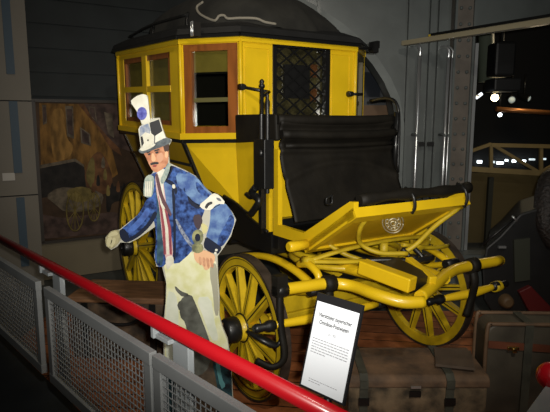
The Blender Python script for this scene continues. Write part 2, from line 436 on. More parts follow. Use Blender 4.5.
# corner window: brown frame, blind, bar, pane
def corner_window(q, nm='window', WOOD=WOOD):
    u0, u1, v0, v1 = .07, .955, .03, .945
    w = MB()
    w.fbox(q, u0, u0+.13, v0, v1, -.03, .016, WOOD); w.fbox(q, u1-.15, u1, v0, v1, -.03, .016, WOOD)
    w.fbox(q, u0, u1, v0, v0+.07, -.03, .018, WOOD); w.fbox(q, u0, u1, v1-.07, v1, -.03, .018, WOOD)
    w = cpart(w, nm)
    b = MB(); b.fbox(q, u0, u1, .66, v1, -.034, -.028, BLIND); b.fbox(q, u0+.02, u1-.02, .645, .665, -.04, -.022, BLK); b.build('blind', w)
    b = MB(); b.fbox(q, u0, u1, .355, .40, -.03, -.01, mat('olive_bar', (.11, .10, .03), .6)); b.build('bar', w)
    b = MB(); b.fbox(q, u0+.10, u1-.10, v0+.05, v1-.05, -.021, -.017, GLASS); b.build('pane', w)
corner_window(faces['corner_near'])
qf = faces['corner_far']; corner_window(qf, 'window', mat('dark_olive_frame', (.07, .055, .018), .5))
# side window, two by two lights
def side_window(q, u0, u1):
    v0, v1 = .10, .90
    w = MB()
    for uv in ((u0, u0+.03, v0, v1), (u1-.03, u1, v0, v1), (u0, u1, v0, v0+.05), (u0, u1, v1-.06, v1)): w.fbox(q, *uv, -.04, -.005, WOOD)
    um = (u0+u1)/2
    w = cpart(w, 'window')
    b = MB(); b.fbox(q, um-.035, um+.035, v0, v1, -.03, .006, YEL); b.build('mullion', w)
    b = MB(); b.fbox(q, u0, u1, .47, .54, -.03, .004, YEL); b.build('transom', w)
    for (a0, a1) in ((u0, um), (um, u1)):
        b = MB(); b.fbox(q, a0+.03, a1-.03, v0, .86, -.05, -.045, BLIND); b.build('blind', w)
        for (c0, c1) in ((v0+.03, .47), (.54, v1-.03)):
            b = MB(); b.fbox(q, a0+.03, a1-.03, c0, c1, -.028, -.024, GLASS); b.build('pane', w)
side_window(faces['side_near'], .10, .86); side_window(faces['side_far'], .14, .90)
# front lattice window
q = faces['front']; u0, u1, v0, v1 = openings['front']
w = MB()
for uv in ((u0, u0+.03, v0, v1), (u1-.04, u1, v0, v1), (u0, u1, v0, v0+.03), (u0, u1, v1-.03, v1)): w.fbox(q, *uv, -.04, .012, BLK)
w = cpart(w, 'front_window')
b = MB(); n1 = 4; n2 = 6
A_, B_, C_, D_ = [Vector(p) for p in q]
P = lambda u, v: (A_*(1-u)+B_*u)*(1-v)+(D_*(1-u)+C_*u)*v
wu, wv = u1-u0, v1-v0
for k in range(-6, 7):             # diagonal slats clipped to the opening
    for sgn in (1, -1):
        seg = []
        for t in range(61):
            s_ = t/60; uu = k/4.0+s_*1.5 if sgn > 0 else 1-(k/4.0+s_*1.5)
            if 0 <= uu <= 1: seg.append((uu, s_))
        if len(seg) > 1:
            a0 = P(u0+wu*seg[0][0], v0+wv*seg[0][1]); a1 = P(u0+wu*seg[-1][0], v0+wv*seg[-1][1])
            if (a1-a0).length > .03:
                x = -.004 if sgn > 0 else -.014
                b.beam(a0+Vector((x, 0, 0)), a1+Vector((x, 0, 0)), .012, .008, BLK, up=(1, 0, 0))
b.build('lattice', w)
b = MB(); b.fbox(q, u0+.12, u1-.16, v0+.28, v1-.20, -.05, -.03, mat('black_board', (.008, .008, .008), .4)); b.build('back_board', w)
b = MB(); b.fbox(q, u0, u1, v0, v1, -.075, -.07, mat('dim_lining', (.13, .105, .055), .8, noise=.5, scale=16, col2=(.04, .032, .018))); b.build('lining', w)
b = MB()
for vv in (.30, .62): b.fbox(q, u1-.13, u1-.07, v0+wv*vv, v0+wv*(vv+.17), -.066, -.06, mat('russet_tassel', (.20, .07, .03), .7))
b.build('tassel', w)
b = MB(); b.fbox(q, u0, u1, v0, v1, -.056, -.053, GLASS); b.build('pane', w)
# thin raised panel lines on the front
for (a0, a1) in ((.03, .225), (.775, .95)):
    b = MB()
    for uv in ((a0, a1, .90, .905), (a0, a1, .1, .105), (a1-.006, a1, .1, .905), (a0, a0+.006, .1, .905)): b.fbox(q, *uv, 0, .006, YEL)
    cpart(b, 'panel_moulding')

# --- roof
b = MB()
rr = [(x, y, z) for (x, y), z in zip(ring, [zt[0], zt[0], zt[1], zt[2], zt[3], zt[3], zt[2], zt[1]])]
c = Vector((-1.8, yc, 0)); rows = []
for (sc, dz) in ((1.05, .03), (1.03, .075), (.9, .13), (.6, .18), (.25, .20)):
    rows.append([Vector((c.x+(p[0]-c.x)*sc, c.y+(p[1]-c.y)*sc, (p[2] if sc > .8 else 2.50)+dz)) for p in rr])
vs = [v for r in rows for v in r]; n = 8
fs = [(i*n+k, i*n+(k+1) % n, (i+1)*n+(k+1) % n, (i+1)*n+k) for i in range(4) for k in range(n)]+[tuple(range(7, -1, -1)), tuple(range(32, 40))]
b.add(vs, fs, mat('black_canvas_roof', (.012, .012, .012), .6, noise=.3, scale=9))
cpart(b, 'roof')
# luggage rail on the roof
b = MB()
for (x, y) in ((-2.62, -.82), (-1.9, -.84), (-1.2, -.80), (-2.62, .73), (-1.9, .75), (-1.2, .71)):
    b.tube([(x, y, 2.5), (x-.02, y, 2.62), (x-.05, y*.97, 2.70)], .012, IRN, 8)
for s in (-1, 1): b.tube([(-2.67, yc+s*.775, 2.70), (-1.95, yc+s*.80, 2.70), (-1.22, yc+s*.75, 2.68)], .012, IRN, 8)
cpart(b, 'roof_rail')

# --- lower body, tapering inward
def ylow(z): return -.885+(1.70-z)/.70*.285
b = MB()
for s in (1, -1):
    def Y(y): return y if s == 1 else 2*yc-y
    def slab(pts, m, t=.03):           # pts (x, y, z)
        a = [Vector((x, Y(y), z)) for x, y, z in pts]; b.prism(a, (0, s*t, 0), m)
    slab([(-2.76, ylow(1.72), 1.72), (-1.16, ylow(1.70), 1.70), (-1.14, ylow(1.0), 1.0), (-2.70, ylow(1.0), 1.0)], YSH)
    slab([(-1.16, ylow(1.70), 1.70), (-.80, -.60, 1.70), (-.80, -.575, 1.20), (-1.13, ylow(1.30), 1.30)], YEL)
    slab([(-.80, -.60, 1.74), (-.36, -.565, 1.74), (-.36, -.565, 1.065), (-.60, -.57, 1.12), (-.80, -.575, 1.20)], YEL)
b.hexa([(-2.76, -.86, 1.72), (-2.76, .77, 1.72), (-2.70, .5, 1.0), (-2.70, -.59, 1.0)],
       [(-2.73, -.86, 1.72), (-2.73, .77, 1.72), (-2.67, .5, 1.0), (-2.67, -.59, 1.0)], YSH)
b.hexa([(-.40, -.56, 1.74), (-.40, .47, 1.74), (-.40, .47, 1.06), (-.40, -.56, 1.06)],
       [(-.37, -.56, 1.74), (-.37, .47, 1.74), (-.37, .47, 1.06), (-.37, -.56, 1.06)], YEL)
cpart(b, 'lower_body')
b = MB()
for s in (1, -1):
    Y = (lambda y: y) if s == 1 else (lambda y: 2*yc-y)
    b.beam((-1.155, Y(ylow(1.72)-.004), 1.72), (-1.135, Y(ylow(1.0)-.004), 1.0), .02, .055, BLK, up=(1, 0, 0))
    b.beam((-2.76, Y(ylow(1.54)-.004), 1.535), (-1.15, Y(ylow(1.54)-.004), 1.50), .012, .022, BLK)
    b.beam((-2.74, Y(ylow(1.72)-.004), 1.72), (-2.69, Y(ylow(1.0)-.004), 1.0), .012, .02, BLK, up=(1, 0, 0))
    b.tube([(-1.14, Y(ylow(1.30)-.008), 1.315), (-1.0, Y(-.66), 1.27), (-.80, Y(-.586), 1.205), (-.60, Y(-.58), 1.125), (-.36, Y(-.575), 1.065)], .012, BLK, 8)
cpart(b, 'black_lining')
b = MB()                            # black boot under the body
b.box((-1.55, yc, 1.05), (2.35, .98, .32), BLK); b.box((-.55, yc, 1.05), (.5, .96, .22), BLK)
b.box((-1.9, yc, .86), (1.4, .8, .12), BLK)
cpart(b, 'underbody')

# --- driver's box
b = MB()
for s in (1, -1):
    Y = (lambda y: y) if s == 1 else (lambda y: 2*yc-y)
    out = [(-.30, 1.66), (-.30, 1.055), (.115, 1.06), (.575, 1.35), (.575, 1.40), (.54, 1.40), (.08, 1.135), (-.235, 1.135), (-.235, 1.66)]
    b.prism([(x, -.565 if s == 1 else .40, z) for x, z in out], (0, s*.035, 0), YEL)
cpart(b, 'box_side')
tb = [(.10, -.565, 1.05), (.10, .40, 1.05), (.565, .40, 1.345), (.565, -.565, 1.345)]
b = MB(); b.fbox(tb, .0, 1, .0, 1, 0, .025, YSH); TB = cpart(b, 'toe_board')
b = MB(); b.fbox(tb, 0, .055, 0, 1, -.014, .040, YEL); b.fbox(tb, .945, 1, 0, 1, -.014, .040, YEL); b.fbox(tb, 0, 1, .87, 1.03, -.016, .045, YEL)
b.fbox(tb, 0, 1, -.04, .05, -.014, .040, YEL)
b.build('toe_board_edge', TB)
A_, B_, C_, D_ = [Vector(p) for p in tb]; tn = (B_-A_).cross(D_-A_).normalized()
if tn.dot(Vector((2.3, -2, .5))) < 0: sgn_t = -1
else: sgn_t = 1
Pt = lambda u, v: (A_*(1-u)+B_*u)*(1-v)+(D_*(1-u)+C_*u)*v
eu = (B_-A_).normalized(); ev = (D_-A_).normalized()
cream = mat('cream_emblem', (.78, .72, .50), .7)
ce = Pt(.50, .60)+tn*.030
def pix(p):
    c_ = cam_inv @ (CM @ p); return Vector((F*c_.x/-c_.z, F*c_.y/-c_.z))
cam_inv = (Matrix.Translation(CAM) @ Matrix.Rotation(PI/2-TH, 4, 'X')).inverted()
# the round badge is oval on the sloping board: find its axes
j0 = pix(ce); ja = (pix(ce+eu*.01)-j0)/.01; jb_ = (pix(ce+ev*.01)-j0)/.01; dt = ja.x*jb_.y-ja.y*jb_.x; kk = 105.
hx = eu*(jb_.y/dt*kk)-ev*(ja.y/dt*kk); hy = ev*(ja.x/dt*kk)-eu*(jb_.x/dt*kk); eu, ev = hx, hy
b = MB()
for r in (.098, .072, .043):
    b.tube([ce+eu*math.cos(t*PI/16)*r+ev*math.sin(t*PI/16)*r for t in range(33)], .0045, cream, 6, False)
b.tube([ce+eu*(.018*math.cos(t*.5)*(1+t*.05))+ev*(.016*math.sin(t*.5)*(1+t*.05)) for t in range(13)], .004, cream, 6, False)
b.tube([ce+eu*.02+ev*.01, ce+eu*.035-ev*.012, ce+eu*.03-ev*.03], .006, cream, 6)
for k in range(10):
    t = k*PI/5; b.tube([ce+eu*math.cos(t)*.052+ev*math.sin(t)*.052, ce+eu*math.cos(t)*.064+ev*math.sin(t)*.064], .004, cream, 5, False)
b.build('emblem', TB)
# floor of foot well
b = MB(); b.box((-.1, yc, 1.09), (.45, 1.0, .03), BLK); cpart(b, 'footwell_floor')

# leather apron: a sheet with folds hung from the seat rail
def sheet(fn, nu, nv, m, th=.012):
    b = MB(); vs = [Vector(fn(i/nu, j/nv)) for j in range(nv+1) for i in range(nu+1)]
    fs = [(j*(nu+1)+i, j*(nu+1)+i+1, (j+1)*(nu+1)+i+1, (j+1)*(nu+1)+i) for j in range(nv) for i in range(nu)]
    b.add(vs, fs, m, True); return b
def apron(u, v):
    y = -.555+1.03*u; z = 1.885-v*.70
    x = -.24+.30*max(0, v-.25)**1.3
    f = math.exp(-((v-.06)/.05)**2)*.035+math.exp(-((v-.20)/.05)**2)*.05+math.exp(-((v-.33)/.035)**2)*.022
    x += f + .012*math.sin(7*u+9*v)*v + .02*math.exp(-((v-.45-.35*(u-.5)**2*2)/.04)**2)
    z -= .012*math.sin(PI*u)*(1-v)
    return (x, y, z)
b = sheet(apron, 40, 60, LEA); ap_ = cpart(b, 'leather_apron')
sol = ap_.modifiers.new('thickness', 'SOLIDIFY'); sol.thickness = .012
b = MB()
b.tube([(-.24, -.57, 1.865), (-.22, -.3, 1.86), (-.22, .2, 1.86), (-.24, .48, 1.87)], .035, LEA, 12)
b.tube([(-.20, -.56, 1.765), (-.17, -.2, 1.755), (-.17, .2, 1.755), (-.20, .475, 1.765)], .032, LEA, 12)
b.tube([(-.22, -.52, 1.685), (-.19, 0, 1.68), (-.22, .46, 1.685)], .018, LEA, 10)
cpart(b, 'apron_roll')
b = MB()                            # side curtain of the seat, back to the cabin
b.hexa([(-.73, -.64, 1.90), (-.24, -.585, 1.90), (-.24, -.575, 1.72), (-.73, -.635, 1.69)],
       [(-.73, -.59, 1.90), (-.24, -.545, 1.90), (-.24, -.535, 1.72), (-.73, -.585, 1.69)], LEA)
cpart(b, 'seat_curtain', .012); b = MB()
b.hexa([(-.76, .55, 1.875), (-.24, .5, 1.885), (-.24, .49, 1.72), (-.74, .53, 1.70)],
       [(-.76, .51, 1.875), (-.24, .46, 1.885), (-.24, .45, 1.72), (-.74, .49, 1.70)], LEA)
cpart(b, 'seat_curtain', .012)
b = MB(); b.box((-.48, yc, 1.80), (.46, 1.0, .12), LEA); cpart(b, 'driver_seat', .03)
b = MB()
b.tube([(.545, -.50, 1.40), (.56, -.2, 1.415), (.56, .15, 1.41), (.56, .42, 1.42)], lambda t: .034+.006*math.sin(t*20), LEA, 12)
cpart(b, 'rolled_leather')
b = MB()
for y in (-.13, .34):
    b = MB(); b.tube([(.535, y, 1.45), (.602, y, 1.41), (.612, y+.01, 1.345), (.59, y+.01, 1.30)], .011, IRN, 8); cpart(b, 'strap')
b = MB(); b.tube([(.40, -.585, 1.42), (.37, -.60, 1.40), (.385, -.61, 1.37), (.42, -.60, 1.38), (.40, -.585, 1.42)], .006, IRN, 8); cpart(b, 'buckle')
# iron arms of the seat
b = MB(); b.tube([(-.58, .56, 2.02), (-.35, .545, 2.03), (-.24, .535, 1.97), (-.21, .53, 1.80), (-.20, .525, 1.45)], .014, IRN, 8)
b.tube([(-.205, .50, 1.40), (-.205, .50, 1.92)], .022, BLK, 8); cpart(b, 'seat_iron')

# lamp post and brake on the near side
b = MB()
b.tube([(-.39, -.60, 1.05), (-.39, -.60, 2.08)], .014, IRN, 10, False)
b.lathe([(0, .02), (.02, .02), (.03, .012), (.045, .018), (.06, .004)], (-.39, -.60, 2.08), (0, 0, 1), IRN, 12)
b.box((-.39, -.60, 1.40), (.04, .04, .62), IRN)
cpart(b, 'post')
b = MB()
b.tube([(-.345, -.635, 1.40), (-.34, -.635, 1.90)], .017, IRN, 12, False)
b.tube([(-.27, -.63, 1.36), (-.265, -.63, 1.95)], .016, IRN, 12, False)
b.lathe([(0, .018), (.03, .017), (.05, .009), (.075, .013), (.09, .003)], (-.265, -.63, 1.95), (0, 0, 1), IRN, 12)
b.box((-.325, -.625, 1.56), (.15, .08, .34), IRN)
cpart(b, 'brake_column', .006)
b = MB()
L_ = lambda x, y: atl(x, y, 1, -.65)
b.tube([L_(262, 152), L_(261, 172), L_(259, 190)], .011, IRN, 8)
b.lathe([(-.03, .026), (.03, .026)], L_(262, 153), (0, 1, 0), IRN, 12)
b.tube([L_(256, 187), L_(252, 193), L_(259, 200), L_(256, 207), L_(251, 214)], .026, IRN, 10)
b.tube([L_(246.5, 194), L_(251, 197), L_(257, 195)], .018, IRN, 8)
b.tube([L_(252, 214.5), L_(245, 211), L_(236, 203), L_(224, 195.5)], .010, IRN, 8)
cpart(b, 'brake_lever')
b = MB(); pa = atl(242, 87, 0, -.70); pb = atl(269, 92, 0, -.55)
b.tube([pa, pb], .013, IRN, 8, False); b.lathe([(-.02, .03), (.03, .022)], pa, (1, 0, 0), IRN, 12)
b.tube([pb, (-.39, -.60, 2.02)], .012, IRN, 8, False)
cpart(b, 'handrail')
# carriage lamp arm at the far upper corner
b = MB(); p0 = atl(352, 48, 0, -.74); p1 = atl(372, 48.5, 0, -.74)
b.tube([p0, p1], .012, IRN, 8, False); b.box(p1+Vector((0, .02, .01)), (.06, .06, .09), IRN); b.box(p1+Vector((0, .05, .035)), (.05, .03, .06), IRN)
cpart(b, 'lamp_arm')
b = MB(); p0 = atl(350, 94, 0, -.70); b.tube([p0, p0+Vector((.02, .12, 0))], .012, IRN, 8, False); b.lathe([(-.02, .028), (.03, .02)], p0, (1, 0, 0), IRN, 10)
cpart(b, 'door_handle')

# --- wheels
def wheel(x, y, r, side, nsp):
    # side -1: hub faces the near side
    z = r
    fel = MB(); w = .052; t = .075
    prof = [(-w/2, r-.012), (w/2, r-.012), (w/2, r-.012-t), (-w/2, r-.012-t), (-w/2, r-.012)]
    n = 64; vs = []; fs = []
    for k in range(n):
        a = 2*PI*k/n
        for d, rad in prof[:4]: vs.append((x+math.cos(a)*rad, y+d, z+math.sin(a)*rad))
    for k in range(n):
        for i in range(4): fs.append((k*4+i, k*4+(i+1) % 4, ((k+1) % n)*4+(i+1) % 4, ((k+1) % n)*4+i))
    fel.add(vs, fs, YDK)
    fo = cpart(fel, 'wheel', .006)
    ty = MB(); vs = []; fs = []
    for k in range(n):
        a = 2*PI*k/n
        for d, rad in ((-.033, r), (.033, r), (.033, r-.014), (-.033, r-.014)): vs.append((x+math.cos(a)*rad, y+d, z+math.sin(a)*rad))
    for k in range(n):
        for i in range(4): fs.append((k*4+i, k*4+(i+1) % 4, ((k+1) % n)*4+(i+1) % 4, ((k+1) % n)*4+i))
    ty.add(vs, fs, TYR); ty.build('tyre', fo)
    ln = MB()
    for rad in (r-.028, r-.075): ln.tube([(x+math.cos(k*PI/32)*rad, y+side*.0265, z+math.sin(k*PI/32)*rad) for k in range(65)], .0028, BLK, 5, False)
    ln.build('pinstripe', fo)
    hb = MB(); ax = (0, side, 0); c = (x, y, z)
    hb.lathe([(-.15, .055), (-.12, .075), (-.05, .088), (.0, .098), (.04, .098), (.06, .085), (.10, .078)], c, ax, YDK, 28); hb.build('hub', fo)
    cp = MB(); cp.lathe([(.08, .082), (.095, .088), (.16, .084), (.175, .074), (.18, .055)], c, ax, IRN, 24); cp.lathe([(.17, .03), (.185, .028), (.19, .012)], c, ax, IRN, 12); cp.build('hub_cap', fo)
    hr = MB(); hr.lathe([(.042, .1), (.05, .1)], c, ax, BLK, 28); hr.lathe([(-.06, .095), (-.05, .095)], c, ax, BLK, 28); hr.build('hub_band', fo)
    for k in range(nsp):
        a = 2*PI*(k+.5)/nsp; d = Vector((math.cos(a), 0, math.sin(a))); tt = Vector((-math.sin(a), 0, math.cos(a))); ay = Vector((0, side, 0))
        c0 = Vector(c)+d*.085+ay*.012; c1 = Vector(c)+d*(r-.08)
        sp = MB()
        for (lo, hi, m, e) in ((-1, -.22, YDK, 0), (-.22, .22, BLK, -.001), (.22, 1, YDK, 0)):
            w0, w1 = .026, .019; h0, h1 = .030, .021
            ra = [c0+tt*lo*w0-ay*h0, c0+tt*hi*w0-ay*h0, c0+tt*hi*w0+ay*(h0+e), c0+tt*lo*w0+ay*(h0+e)]
            rb = [c1+tt*lo*w1-ay*h1, c1+tt*hi*w1-ay*h1, c1+tt*hi*w1+ay*(h1+e), c1+tt*lo*w1+ay*(h1+e)]
            sp.hexa(ra, rb, m)
        sp.build('spoke', fo)
    return fo
wheel(-.13, -.87, .49, -1, 12); wheel(-.13, .79, .49, 1, 12)
wheel(-2.2, -.95, .64, -1, 14); wheel(-2.2, .86, .64, 1, 14)

# --- running gear
b = MB(); b.beam((-.13, -.75, .49), (-.13, .67, .49), .08, .09, YDK); b.beam((-.13, -.62, .60), (-.13, .54, .60), .09, .12, YDK); cpart(b, 'front_axle', .01)
b = MB(); b.beam((-2.2, -.82, .64), (-2.2, .73, .64), .08, .09, YDK); cpart(b, 'rear_axle', .01)
b = MB()
for s in (-1, 1):
    b = MB(); y = yc+s*.55
    b.tube([(-2.75, y, .82), (-2.45, y, .76), (-2.2, y, .72), (-1.95, y, .76), (-1.65, y, .82)], .035, YDK, 8, flat=(1, .7))
    b.tube([(-2.75, y, .82), (-2.45, y, .89), (-2.2, y, .92), (-1.95, y, .89), (-1.65, y, .82)], .035, YDK, 8, flat=(1, .7))
    cpart(b, 'rear_spring')
b = MB(); b.tube([(-2.2, yc, .68), (-1.4, yc, .72), (-.2, yc, .74)], .05, YDK, 10); cpart(b, 'perch')
# fifth wheel: two hoops
b = MB()
for z in (.93, .88):
    b.tube([(-.13+.40*math.cos(k*PI/20), yc+.40*math.sin(k*PI/20), z) for k in range(41)], .022, YDK, 8, False)
cpart(b, 'turntable')
# front longitudinal springs with scroll ends
for s in (-1, 1):
    y = yc+s*.60
    b = MB()
    b.tube([(-.62, y, .83), (-.35, y, .765), (-.1, y, .745), (.15, y, .775), (.33, y, .83)], .034, YEL, 8, flat=(1, .7))
    b.tube([(-.62, y, .84), (-.35, y, .90), (-.1, y, .92), (.15, y, .895), (.33, y, .84)], .034, YEL, 8, flat=(1, .7))
    if s < 0: b.tube([(.12, y-s*.02, .945), (.26, y, .975), (.36, y, .93), (.33, y, .86), (.25, y, .85)], .024, YEL, 10)
    b.lathe([(-.06, .032), (.06, .032)], (.34, y, .835), (0, 1, 0), IRN, 12)
    b.lathe([(-.08, .034), (.05, .034), (.06, .026)], atl(296, 246, 1, -.66) if s < 0 else (.0, y+s*.04, 1.0), (0, s, 0), YEL, 14)
    cpart(b, 'front_spring')
# transverse spring under the toe board
b = MB()
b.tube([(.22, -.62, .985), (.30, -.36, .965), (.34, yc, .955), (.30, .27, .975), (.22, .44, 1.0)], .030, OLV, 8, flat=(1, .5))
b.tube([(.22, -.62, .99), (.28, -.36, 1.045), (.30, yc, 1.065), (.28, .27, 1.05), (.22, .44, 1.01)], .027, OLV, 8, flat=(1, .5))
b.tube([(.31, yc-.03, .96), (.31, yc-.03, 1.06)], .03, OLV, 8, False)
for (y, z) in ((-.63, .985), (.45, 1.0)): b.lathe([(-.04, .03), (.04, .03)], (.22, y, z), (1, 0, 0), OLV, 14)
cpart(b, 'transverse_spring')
# stays holding the toe board
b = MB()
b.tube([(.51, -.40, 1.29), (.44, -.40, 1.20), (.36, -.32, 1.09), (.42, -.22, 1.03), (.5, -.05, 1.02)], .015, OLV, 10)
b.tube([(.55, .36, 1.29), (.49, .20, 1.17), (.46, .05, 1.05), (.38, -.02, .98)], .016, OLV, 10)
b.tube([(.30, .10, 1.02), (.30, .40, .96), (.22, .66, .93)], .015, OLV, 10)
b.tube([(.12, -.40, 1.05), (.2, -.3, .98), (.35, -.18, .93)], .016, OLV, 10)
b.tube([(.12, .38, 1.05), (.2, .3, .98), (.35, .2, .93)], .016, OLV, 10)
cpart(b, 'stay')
# futchells and pole socket
b = MB()
b.tube([(-.35, -.30, .86), (.15, -.28, .88), (.50, -.20, .88), (.72, -.14, .89)], .038, YEL, 8, flat=(1, 1))
b.tube([(-.35, .22, .86), (.15, .20, .88), (.50, .12, .88), (.72, .06, .89)], .034, YEL, 8, flat=(1, 1))
cpart(b, 'futchell')
b = MB(); b.beam(atl(362, 266, 0, .46), atl(413, 285, 0, .80), .085, .085, YEL); cpart(b, 'pole_socket', .008); b = MB(); b.beam(atl(408, 264, 0, .50), atl(433, 285, 0, .80), .05, .10, YEL)
cpart(b, 'pole_socket', .008)
b = MB(); b.beam(atl(388, 266, 0, .52), atl(421, 284.5, 0, .77), .17, .085, BLK); cpart(b, 'socket_block')
b = MB()
for (x, y) in ((.42, -.02), (.45, .06)):
    b.tube([(x, y, 1.03), (x+.05, y+.02, .985), (x+.06, y+.03, .95)], .016, IRN, 8)
b.tube([(.30, -.28, .955), (.40, -.15, .97), (.50, 0, .965), (.52, .16, .97)], .02, IRN, 8)
b.lathe([(-.03, .035), (.03, .035)], (.48, .02, .965), (0, 0, 1), IRN, 12)
b.lathe([(-.03, .03), (.03, .03)], (.45, .17, .95), (0, 0, 1), IRN, 12)
cpart(b, 'king_bolt')
# splinter bar, bowed forward in the middle
zs = .905
b = MB()
near_half = [(.41, -.90), (.425, -.75), (.45, -.64), (.52, -.56), (.66, -.50), (.82, -.36), (.88, -.2), (.90, -.06)]
pts = [Vector((.395, -.93, .90)), Vector((.42, -.76, .902)), Vector((.44, -.62, .90))]+[atl(x, y, 0, v) for x, y, v in ((352, 286, .52), (376, 294.5, .70), (402, 302, .82), (424, 302, .88))]
b.tube(pts, .035, YEL, 14)
b.lathe([(0, .040), (.05, .044), (.08, .03)], pts[0]+Vector((.0, .03, 0)), (0, -1, 0), IRN, 14)
pts2 = [atl(x, y, 0, v) for x, y, v in ((420, 297, .84), (432, 287, .78), (446, 275, .68), (462, 267.5, .60), (500, 260.5, .57))]
b.tube(pts2, .036, YEL, 14)
b.lathe([(0, .036), (.015, .031)], pts2[-1], (0, 1, 0), YEL, 14)
sb = cpart(b, 'splinter_bar')
def band(pa, axis, r, h, m=LEA):
    bb = MB(); bb.lathe([(-h/2, r), (h/2, r)], pa, axis, m, 16); bb.build('leather_band', sb)
pm = atl(329, 283.5, 0, .44); band(pm, (.1, 1, 0), .05, .07)
pf = atl(472, 265.5, 0, .595); band(pf, (0, 1, .05), .052, .07)
# leather traces hanging from the splinter bar to the swingle trees
b = MB()
pa = Vector((.40, -.945, .90)); b.box(pa+Vector((0, 0, .03)), (.06, .07, .12), LEA)
b.tube([pa, pa+Vector((.02, -.005, -.2)), pa+Vector((.05, -.0, -.38)), pa+Vector((.02, -.06, -.44)), pa+Vector((-.03, -.14, -.40))], .022, LEA, 8, flat=(1, .7)); cpart(b, 'leather_trace'); b = MB()
b.tube([pm, pm+Vector((.01, 0, -.1)), pm+Vector((0, .01, -.2))], .03, LEA, 8, flat=(1, .6)); cpart(b, 'leather_trace'); b = MB()
b.tube([pf, pf+Vector((.03, 0, -.1)), pf+Vector((0, .02, -.22)), pf+Vector((-.02, .0, -.36))], .034, LEA, 8, flat=(1, .7))
cpart(b, 'leather_trace')
def swingle(p0, p1):
    b = MB(); b.tube([p0, (p0*.5+p1*.5)+Vector((.02, 0, 0)), p1], lambda t: .020+.012*math.sin(PI*t), YEL, 12)
    o = cpart(b, 'swingletree'); d = (p1-p0).normalized()
    for p, s in ((p0, -1), (p1, 1)):
        c = MB(); c.lathe([(-.02, .026), (0, .034), (.03, .034), (.05, .022), (.10, .028), (.12, .018)], p, d*s, IRN, 14); c.build('end_iron', o)
swingle(atl(272, 325.5, 0, .40), atl(379, 303.5, 0, .42))
swingle(atl(441, 299, 0, .50), atl(494, 286.5, 0, .58))
b = MB(); b.lathe([(-.03, .036), (0, .040), (.03, .038), (.06, .03)], atl(498, 286, 0, .58)+Vector((0, -.02, 0)), (0, 1, 0), YDK, 14); cpart(b, 'end_ferrule')
# step iron by the near wheel
b = MB(); s0 = atl(247, 331, 1, -1.05); s1 = atl(262, 339, 1, -1.0); s2 = atl(276, 345, 1, -.93)
b.tube([s0, s1, s2, atl(281, 338, 1, -.9)], lambda t: .012+.02*math.sin(PI*min(1, t*1.2)), IRN, 8, flat=(1, .7)); cpart(b, 'trace_hook')

# --- luggage cover and rope on the roof
def tarp(u, v):
    a = 2*PI*u; s = math.sin(v*PI/2); k = 1.0-.10*(math.cos(4*a)*.5+.5)
    ex = 1.16*k*s**.7; ey = .80*k*s**.7
    h = 2.545+.44*max(0, 1-v**2.3)*(1-.50*max(0, math.cos(a-.9))*v)
    w = .02*math.sin(5*a+3*v)+.018*math.sin(11*a-7*v)
    return (-1.80+ex*math.cos(a)+w*.6, yc+ey*math.sin(a)+w, h+w*.7+.05*math.cos(a-2.6)*v*(1-v))
tb_ = sheet(tarp, 64, 24, TARP); o = tb_.build('roof_tarpaulin', world=CM)
tag(o, 'dark lumpy luggage tarpaulin covering the coach roof', 'tarpaulin')
rope = mat('grey_rope', (.22, .20, .16), .9)
b = MB(); c3 = [(203, 2), (197, 7), (200, 14), (214, 20.5), (219, 16), (224, 15.5), (228, 18.5), (240, 18), (256, 18.5), (265, 22), (276, 24)]
from mathutils.bvhtree import BVHTree
bvh = BVHTree.FromPolygons([v.co for v in o.data.vertices], [tuple(p.vertices) for p in o.data.polygons])
def tarp_hit(px, py):               # where the line of sight meets the tarpaulin
    c = CI @ CAM; d = CI.to_3x3() @ ray(px, py); h = bvh.ray_cast(c, d.normalized())[0]
    return (h-d.normalized()*.012) if h else None
hits = [tarp_hit(*p) for p in c3]
pts = []
pts = [h for h in hits if h]
b.tube(pts, .010, rope, 8)
o = b.build('rope', world=CM); tag(o, 'grey rope curling across the tarpaulin on the coach roof', 'rope')
b = MB(); bk = atl(191, 29, 1, -.90); b.tube([bk+Vector((0, 0, -.05)), bk+Vector((.03, 0, -.05)), bk+Vector((.03, 0, .05)), bk+Vector((0, 0, .05)), bk+Vector((0, 0, -.05))], .007, CHROME, 6, False)
b.box(bk+Vector((.015, .035, -.0)), (.025, .06, .10), LEA); cpart(b, 'roof_buckle')

